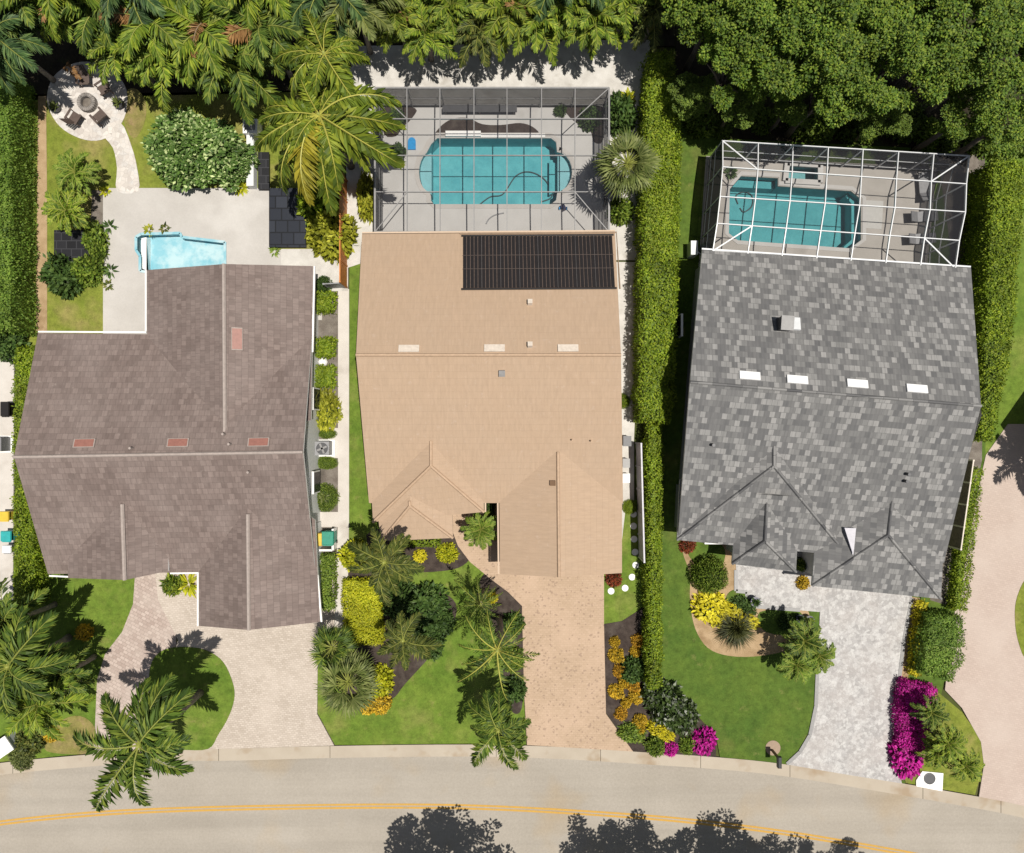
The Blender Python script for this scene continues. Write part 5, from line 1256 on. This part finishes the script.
for i, (px, py) in enumerate(((633.5, 514), (633.5, 526), (634, 539), (635, 552), (635.6, 565), (632, 577), (625, 588), (611, 591))):
    b = MB(); b.lathe((0, 0, 0), [(.2, 0), (.21, .03), (.18, .045)], 14)
    o = put('stepping_stone', b.mesh('stepping_stone', M['white_paint']), None, P(px, py, G0)); tag(o, f'round white stepping stone, {ordn[i]} from the white gravel toward the driveway', 'stepping stone', 'stepping stones beside the tan garage')
def ac_unit(label, px, py, rz=0):
    o = thing('air_conditioner', label, 'air conditioner', P(px, py, .13), rz)
    b = MB(); b.box((0, 0, .05), (1.15, 1.05, .1)); put('base_pad', b.mesh('base_pad', M['white_paint']), o)
    b = MB(); b.box((0, 0, .5), (.85, .85, .8)); put('cabinet', b.mesh('cabinet', M['grey_metal']), o)
    b = MB(); b.lathe((0, 0, .9), [(.36, 0), (.36, .03), (.33, .03), (.33, .012)], 20); put('fan_guard', b.mesh('fan_guard', M['dark_metal']), o)
    b = MB()
    for k in range(4): b.beam((0, 0, .93), (.32 * math.cos(k * PI / 2 + .4), .32 * math.sin(k * PI / 2 + .4), .93), .12, .02)
    put('fan', b.mesh('fan', M['pole_grey']), o); return o
ac_unit('square grey air conditioner with a round fan beside the brown house path', 326, 448)
ac_unit('grey air conditioner on the neighbour path behind the leaning hedge', 5, 444)
def bin_(label, px, py, mat, lid, rz=0, sx=.62, sy=.75, hh=1.0):
    o = thing('wheelie_bin', label, 'bin', base(px, py, hh), rz)
    b = MB(); i = (sx * .82, sy * .82, hh * .92); b.box((0, 0, hh * .5), (sx * .85, sy * .85, hh * .88)); put('body', b.mesh('body', mat), o)
    b = MB(); b.box((0, 0, hh), (sx, sy, .08), top=.9); put('lid', b.mesh('lid', lid), o)
    b = MB(); b.beam((-sx * .4, -sy * .53, hh * .93), (sx * .4, -sy * .53, hh * .93), .05); put('handle', b.mesh('handle', mat), o)
    for s in (-1, 1):
        b = MB(); b.tube([(s * sx * .42, -sy * .4, .1), (s * sx * .5, -sy * .4, .1)], .1, 10); put('wheel', b.mesh('wheel', M['black_plastic']), o)
    return o
bin_('yellow lidded bin against the brown house wall', 318.5, 539, M['yellow_plastic'], M['yellow_plastic'], 0, .5, .75)
bin_('green lidded wheelie bin beside the brown house path', 328, 538, M['green_plastic'], M['green_plastic'], 0, .75, .85)
b = MB(); b.beam(P(334.5, 528, .45), P(334.5, 549, .45), .12, .9); b.beam(P(317, 549, .45), P(334, 549, .45), .12, .9)
o = b.build('bin_screen', M['white_paint']); tag(o, 'low white screen wall around the green bin', 'screen wall')
bin_('yellow bin on the neighbour path behind the leaning hedge', 5, 516, M['yellow_plastic'], M['yellow_plastic'], 0, .62, .6, .8)
bin_('teal bin on the neighbour path behind the leaning hedge', 7, 536, M['teal_plastic'], M['teal_plastic'], 0, .65, .65, .9)
bin_('black bin on the neighbour path behind the leaning hedge', 6, 409, M['black_plastic'], M['black_plastic'], 0, .55, .9, .9)
bin_('grey bin with a pale lid at the end of the neighbour bins', 8, 549, M['grey_metal'], M['skylight_white'], 0, .55, .5, .8)
# mailbox
sheet('mulch_ring', ell(773, 748, 7.5, 7.5), G0 + .02, M['copper'], skirt=.05)
mbx = thing('mailbox', 'brown mailbox on a post at the kerb by the deep green lawn', 'mailbox', P(772, 750, G0))
x, y, z = mbx.location
b = MB(); b.beam((x, y, z), (x, y, z + 1.15), .12); b.build('post', M['brown_paint'], mbx)
b = MB(); b.beam((x, y + .12, z + 1.02), (x, y - .45, z + 1.02), .08); b.build('arm', M['brown_paint'], mbx)
b = MB(); pr = [(-.13, 0), (.13, 0), (.13, .14)] + [(.13 * math.cos(R(a)), .14 + .13 * math.sin(R(a))) for a in range(30, 180, 30)] + [(-.13, .14)]
for yy0, yy1 in ((.15, -.5),):
    v0 = [(x + p[0], y + yy0, z + 1.06 + p[1]) for p in pr]; v1 = [(x + p[0], y + yy1, z + 1.06 + p[1]) for p in pr]
    b.face(v0); b.face(v1[::-1])
    for i in range(len(pr)): j = (i + 1) % len(pr); b.face([v0[i], v1[i], v1[j], v0[j]])
b.build('box', M['dark_metal'], mbx)
b = MB(); b.box((x, y - .515, z + 1.18), (.24, .02, .22)); b.build('door', M['brown_paint'], mbx)
# utility pad
up_ = thing('utility_pad', 'white concrete pad with a round iron cover by the magenta bush', 'utility pad', P(930, 779, .13))
b = MB(); b.prism([P(*p, .16) for p in [(916, 780), (922, 771), (943, 773), (942, 791), (916, 786)]], .05, .2); b.build('slab', M['white_paint'], up_)
b = MB(); q = P(929.5, 778.5, .2); b.lathe((q.x, q.y, .2), [(.36, 0), (.36, .03), (.3, .035)], 20); b.build('cover', M['dark_metal'], up_)
# loungers in the white cage
def lounger_parts(r):
    b = MB(); b.box((0, .2, .32), (.62, 1.3, .06)); put('seat', b.mesh('seat', M['grey_metal']), r)
    b = MB(); b.beam((0, -.42, .33), (0, -.95, .62), .62, .06); put('backrest', b.mesh('backrest', M['grey_metal']), r)
    for sx in (-1, 1):
        for sy in (-.4, .75): b = MB(); b.beam((sx * .27, sy, 0), (sx * .27, sy, .3), .05); put('leg', b.mesh('leg', M['dark_metal']), r)
l0 = None
for px, py, rz, lab in ((921, 188, R(4), 'grey sun lounger in tree shade at the far end of the white cage'), (921, 218, R(-86), 'middle grey sun lounger on the pool deck of the white cage'), (919, 240, R(-86), 'grey sun lounger nearest the grey roof in the white cage')):
    if l0 is None: c = l0 = thing('sun_lounger', lab, 'sun lounger'); lounger_parts(l0)
    else: c = copy_tree(l0); c['label'] = lab
    c['group'] = 'sun loungers in the white cage'; c.location = P(px, py, .14); c.rotation_euler = (0, 0, rz)
# pool equipment by the grey house
pe = thing('pool_heater', 'white pool heater box beside the grey roof and the white cage', 'pool heater', base(694, 248, 1.0))
x, y, z = pe.location
b = MB(); b.box((x, y, z + .5), (.42, .85, 1.0)); b.build('cabinet', M['white_metal'], pe)
b = MB(); b.lathe((x + .8, y + .1, z), [(.28, 0), (.3, .7), (.2, .9), (.08, .95)], 14); b.build('filter_tank', M['grey_metal'], pe)
b = MB(); b.tube([(x + .3, y, z + .2), (x + .8, y - .3, z + .2), (x + .8, y - 1.6, z + .2)], .05, 8); b.build('pipe', M['white_metal'], pe)
# things on the turquoise pool deck
b = MB(); q = P(412, 144, .14); b.prism([(q.x - .24, q.y - .38), (q.x + .24, q.y - .38)] + [(q.x + .24 * math.cos(R(a)), q.y + .12 + .26 * math.sin(R(a))) for a in range(0, 181, 20)], .145, .25)
tag(b.build('pool_float', M['blue_plastic']), 'bright blue round topped float lying on the pale pool deck', 'pool float')
cl = thing('pool_cleaner', 'blue pool cleaner standing on the deck by the pool corner', 'pool cleaner', P(563, 208, .14)); x, y, z = cl.location
b = MB(); b.box((x, y, z + .14), (.36, .42, .2), .5, top=.7); b.build('body', M['navy_glaze'], cl)
for s in (-1, 1):
    b = MB(); b.tube([(x + s * .2, y - .05, z + .1), (x + s * .26, y - .05, z + .1)], .1, 10); b.build('wheel', M['blue_plastic'], cl)
bn = thing('bench', 'long dark low bench against the back wall of the grey cage', 'bench', P(480, 112, .14)); x, y, z = bn.location
b = MB(); b.box((x, y, z + .42), (4.6, .4, .06)); b.build('seat', M['dark_metal'], bn)
for dx in (-2.1, 0, 2.1):
    b = MB(); b.box((x + dx, y, z + .2), (.08, .36, .4)); b.build('leg', M['dark_metal'], bn)
for i, pts in enumerate(([(486, 224), (489, 219), (495, 215), (504, 213)],)):
    b = MB(); b.tube([P(px, py, .17) for px, py in smoothpts(pts, 5, False)], .04, 6); tag(b.build('pool_noodle', M['grey_metal']), 'short curved grey hose left on the pool deck by the tan roof', 'hose')
# small utility boxes along the tan house wall
for i, (px, py, w, hh, mat, lab) in enumerate(((627, 441, .45, .8, 'dark_metal', 'dark round pump beside the tan wall on the white gravel'), (626, 463, .4, .7, 'pole_grey', 'grey utility box beside the tan wall on the white gravel'), (626, 478, .4, .6, 'white_paint', 'white utility box beside the tan wall near the small shrub'))):
    o = thing('utility_box', lab, 'utility box', base(px, py, hh)); b = MB(); b.box((0, 0, hh / 2), (w, w * 1.3, hh)); put('cabinet', b.mesh('cabinet', M[mat]), o)
    b = MB(); b.box((0, 0, hh + .02), (w * 1.1, w * 1.4, .05)); put('lid', b.mesh('lid', M[mat]), o)
# white parked object at the street edge
cv = thing('utility_cabinet', 'white utility cabinet at the street corner under the front palms', 'cabinet', base(3, 747, .8)); x, y, z = cv.location
b = MB(); b.box((x, y, z + .4), (1.1, .9, .8), .6); b.build('cabinet', M['white_metal'], cv)
b = MB(); b.box((x, y, z + .83), (1.2, 1.0, .07), .6); b.build('lid', M['white_paint'], cv)

# ------------------------------------------------------------------ light, sky, camera
to_sun = Vector((.235, -.06, 1)).normalized()
sun = bpy.data.lights.new('sun', 'SUN'); sun.energy = 4.4; sun.angle = R(.5); sun.color = (1, .95, .86)
so = bpy.data.objects.new('sun', sun); COL.objects.link(so); so.rotation_euler = to_sun.to_track_quat('Z', 'Y').to_euler(); so.location = (10, 0, 60)
w = bpy.data.worlds.new('World'); scn.world = w; w.use_nodes = True; nt = w.node_tree
sk = nt.nodes.new('ShaderNodeTexSky'); sk.sky_type = 'NISHITA'; sk.sun_disc = False
sk.sun_elevation = math.asin(to_sun.z); sk.sun_rotation = math.atan2(to_sun.x, to_sun.y)
bg = nt.nodes['Background']; hs = nt.nodes.new('ShaderNodeHueSaturation'); hs.inputs['Saturation'].default_value = .55; nt.links.new(sk.outputs[0], hs.inputs['Color']); nt.links.new(hs.outputs[0], bg.inputs[0]); bg.inputs[1].default_value = .05
cam = bpy.data.cameras.new('camera'); cam.sensor_width = 36; cam.lens = 36 * S * H / 1024; cam.clip_end = 2000
co = bpy.data.objects.new('camera', cam); COL.objects.link(co); co.location = (0, 0, H); scn.camera = co
scn.view_settings.view_transform = 'Standard'; scn.view_settings.look = 'None'; scn.view_settings.exposure = .25; scn.view_settings.gamma = 1
scn.view_settings.use_curve_mapping = False
scn.cycles.max_bounces = 6; scn.cycles.transparent_max_bounces = 16; scn.cycles.use_denoising = True
